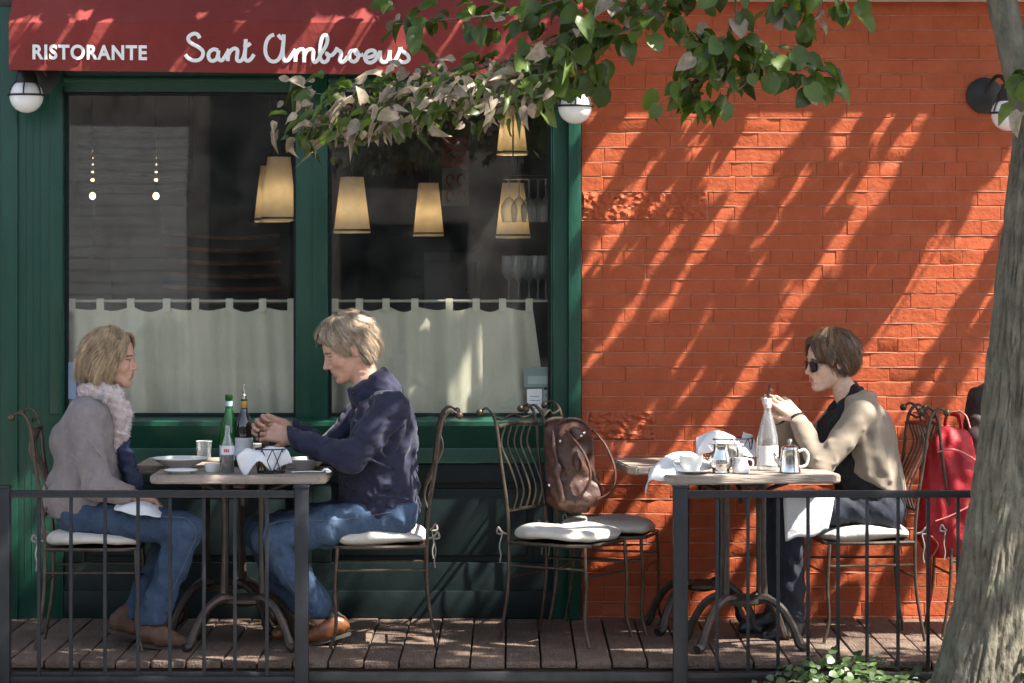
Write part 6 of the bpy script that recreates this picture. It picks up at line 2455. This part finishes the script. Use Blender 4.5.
sets = [
    # raking streaks on the brick
    shade_tufts(88, (0.15, 2.9), (-0.3, 2.75), 0.0, 1.6, 3.08, 0.8, 56, (0.10, 0.26), (0.009, 0.024), 0.056,
                lambda x, z: 1 - 0.45 * ((x > 1.5) & (z < 1.4)) - 0.2 * (z < 0.4)),
    # streaks on the valance, heavy shade on the canopy above it
    shade_tufts(22, (-2.5, 0.25), (2.45, 2.78), AY, 1.1, 3.25, 0.6, 46, (0.05, 0.12), (0.010, 0.024), 0.060),
    shade_tufts(52, (-2.5, 0.25), (2.80, 3.1), AY + 0.1, 1.2, 3.3, 0.8, 30, (0.02, 0.05), (0.03, 0.06), 0.085),
    # dapple on the curtain and sill beside the man
    shade_tufts(7, (-1.0, 0.3), (0.7, 1.6), 0.0, 5.2, 3.3, 1.5, 26, (0.03, 0.08), (0.02, 0.05), 0.08),
    # dapple on the man, the couple's table and the deck
    shade_tufts(10, (-1.15, 0.35), (-0.25, 1.5), -0.85, 2.4, 3.12, 1.6, 7, (0.04, 0.10), (0.03, 0.07), 0.085),
    # tufts added to shade the upper trunk
    shade_tufts(40, (1.75, 2.3), (0.75, 2.9), -2.0, 1.2, 3.2, 1.6, 30, (0.06, 0.16), (0.03, 0.06), 0.08),
    shade_tufts(75, (-2.7, -1.1), (-0.25, 1.5), -0.9, 2.4, 3.2, 2.0, 12, (0.05, 0.14), (0.04, 0.10), 0.09),
]
mb = MB()
for TC, p_, d_, n_, s_ in sets:
    P, D, N, S = np.concatenate([P, p_]), np.concatenate([D, d_]), np.concatenate([N, n_]), np.concatenate([S, s_])
    for q in TC:
        a_ = Vector(q) - TR
        mb.tube([a_ + Vector((0.02, -0.35, 0.0)), a_, a_ + Vector((0, 0.14, 0.0))], [0.006, 0.004, 0.002], 5)
mb.build('limb', bark, tree)  # twigs of the unseen shade tufts
print('crown leaves', len(P))
leaves('crown', P - np.array(TR), D, N, S, [leafg], tree)  # crown leaves together with the tufts added for their shade

# boughs that hang into the picture: twig paths in picture units with depth, leaf counts
def bough(name, paths, n, spread, size, pale, hang, seed, curlr=(0.0, 0.3)):
    rg = np.random.default_rng(seed)
    Ps, Ds, Ns, Ss = [], [], [], []
    mb = MB()
    for (pts, Y, cnt, spr) in paths:
        W = spline([at(px, py, Y + dy) for (px, py, dy) in pts], 8)
        MB().tube([p - TR for p in W], [0.006 - 0.004 * i / len(W) for i in range(len(W))], 6).build('bough', bark, tree)
        for k in range(cnt):
            i = min(len(W) - 2, int(rg.uniform(0, 1) ** 0.85 * (len(W) - 1)))
            b = W[i].lerp(W[i + 1], rg.uniform())
            off = Vector((rg.normal() * spr, rg.normal() * spr * 1.6, rg.normal() * spr * 0.8))
            p = b + off
            d = (W[i + 1] - W[i]).normalized() * 0.5 + off.normalized() * 0.7 + Vector((0, 0, -hang)) + Vector(rg.normal(size=3) * 0.35)
            Ps.append(p[:])
            Ds.append(d[:])
            nn_ = Vector((0.10, -0.55, 0.8)) + Vector(rg.normal(size=3) * 0.5)
            Ns.append(nn_[:])
            Ss.append(size * rg.uniform(0.6, 1.25))
    P, D, N, S = map(np.array, (Ps, Ds, Ns, Ss))
    mi = (rg.uniform(size=len(P)) < pale).astype(int)
    return leaves(name, P - np.array(TR), D, N, S, [leafg, leafp], tree, mi, rg.uniform(*curlr, len(P)))


# pale, half curled sprays across the awning and window
bough('foliage', [
    ([(590, 20, 0), (540, 48, -.1), (490, 66, -.1), (440, 78, 0), (400, 84, 0)], -1.75, 70, 0.042),
    ([(560, 70, 0), (500, 84, -.1), (430, 96, -.15), (360, 98, -.1), (305, 92, 0)], -1.85, 190, 0.050),
    ([(545, 95, 0), (480, 108, 0), (410, 112, -.1), (350, 122, -.1), (292, 126, 0)], -1.95, 200, 0.048),
    ([(430, 100, 0), (380, 122, -.1), (340, 138, 0)], -1.8, 60, 0.038),
], 0, 0, 0.056, 0.56, 0.10, 4, (0.2, 1.5))
# dark green boughs
bough('foliage', [
    ([(640, -40, 0), (560, 0, 0), (500, 14, 0), (440, 20, 0), (395, 24, 0)], -1.8, 78, 0.05),
    ([(650, -30, 0), (590, 20, 0), (560, 45, 0), (535, 80, 0), (520, 95, 0)], -1.75, 95, 0.075),
    ([(640, -10, 0), (590, 40, 0), (570, 75, 0), (560, 95, 0)], -1.65, 60, 0.06),
    ([(700, -40, 0), (660, 5, 0), (640, 25, 0), (600, 40, 0)], -1.85, 60, 0.055),
    ([(640, 10, 0), (680, 30, 0), (705, 40, 0)], -1.8, 26, 0.03),
], 0, 0, 0.076, 0.05, 0.4, 5, (0.0, 0.6))
bough('foliage', [
    ([(735, -40, 0), (738, 30, 0), (760, 48, 0), (800, 66, 0), (826, 88, 0)], -1.9, 52, 0.038),
    ([(745, 40, 0), (722, 62, 0), (700, 78, 0), (660, 104, 0)], -1.9, 44, 0.036),
    ([(760, 50, 0), (745, 84, 0), (700, 108, 0)], -1.95, 30, 0.030),
    ([(720, 40, 0), (695, 62, 0), (682, 80, 0)], -1.95, 14, 0.02),
    ([(850, -40, 0), (800, -8, 0), (772, 10, 0)], -1.9, 24, 0.034),
    ([(830, -40, 0), (822, 0, 0), (812, 32, 0)], -1.9, 12, 0.022),
    ([(840, -30, 0), (838, 0, 0), (850, 18, 0)], -1.9, 10, 0.016),
    ([(760, -30, 0), (715, -12, 0), (705, 5, 0)], -1.9, 10, 0.02),
    ([(1070, 60, 0), (1040, 70, 0), (1018, 84, 0)], -2.1, 9, 0.02),
    ([(1070, 95, 0), (1040, 100, 0), (1022, 110, 0)], -2.1, 8, 0.02),
], 0, 0, 0.080, 0.05, 0.4, 6, (0.0, 0.6))

# ------------------------------------------------------------------ ivy in the tree pit
n = 3000
gx = rgl.uniform(0.98, 3.1, n)
gy = rgl.uniform(-2.7, -1.58, n)
hmax = 0.10 + 0.145 * np.clip(np.sin(gx * 5.1 + 1.2) * 0.5 + 0.5, 0, 1) * np.clip((gx - 0.95) * 3, 0.15, 1)
hmax = hmax + 0.34 * np.clip((gx - 2.02) * 8, 0, 1) * np.clip((2.75 - gx) * 3, 0, 1)
gz = -0.15 + rgl.uniform(0, 1, n) ** 0.6 * hmax
keep = (np.hypot(gx - 1.83, gy + 1.9) > 0.2)
P = np.stack([gx, gy, gz], 1)[keep]
n = len(P)
Dd = rgl.normal(size=(n, 3)) * np.array([1, 1, 0.4])
Nn = np.array([0.0, -0.3, 1.0]) + rgl.normal(size=(n, 3)) * 0.4
ivy = pbr('ivy leaf', (0.085, 0.145, 0.045), 0.4, var=0.3, vscale=9, island=0.5, transl=0.25)
ivyp = pbr('sunlit ivy leaf', (0.34, 0.36, 0.24), 0.5, var=0.3, vscale=9, island=0.3, transl=0.2)  # sunlit flecks in the ivy, put into the leaf colour
o = leaves('ground_cover', P, Dd, Nn, rgl.uniform(0.020, 0.042, n), [ivy, ivyp], None, (rgl.uniform(size=n) < 0.06).astype(int))
tag(o, 'low ivy ground cover growing round the foot of the tree', 'ivy', None, 'stuff')
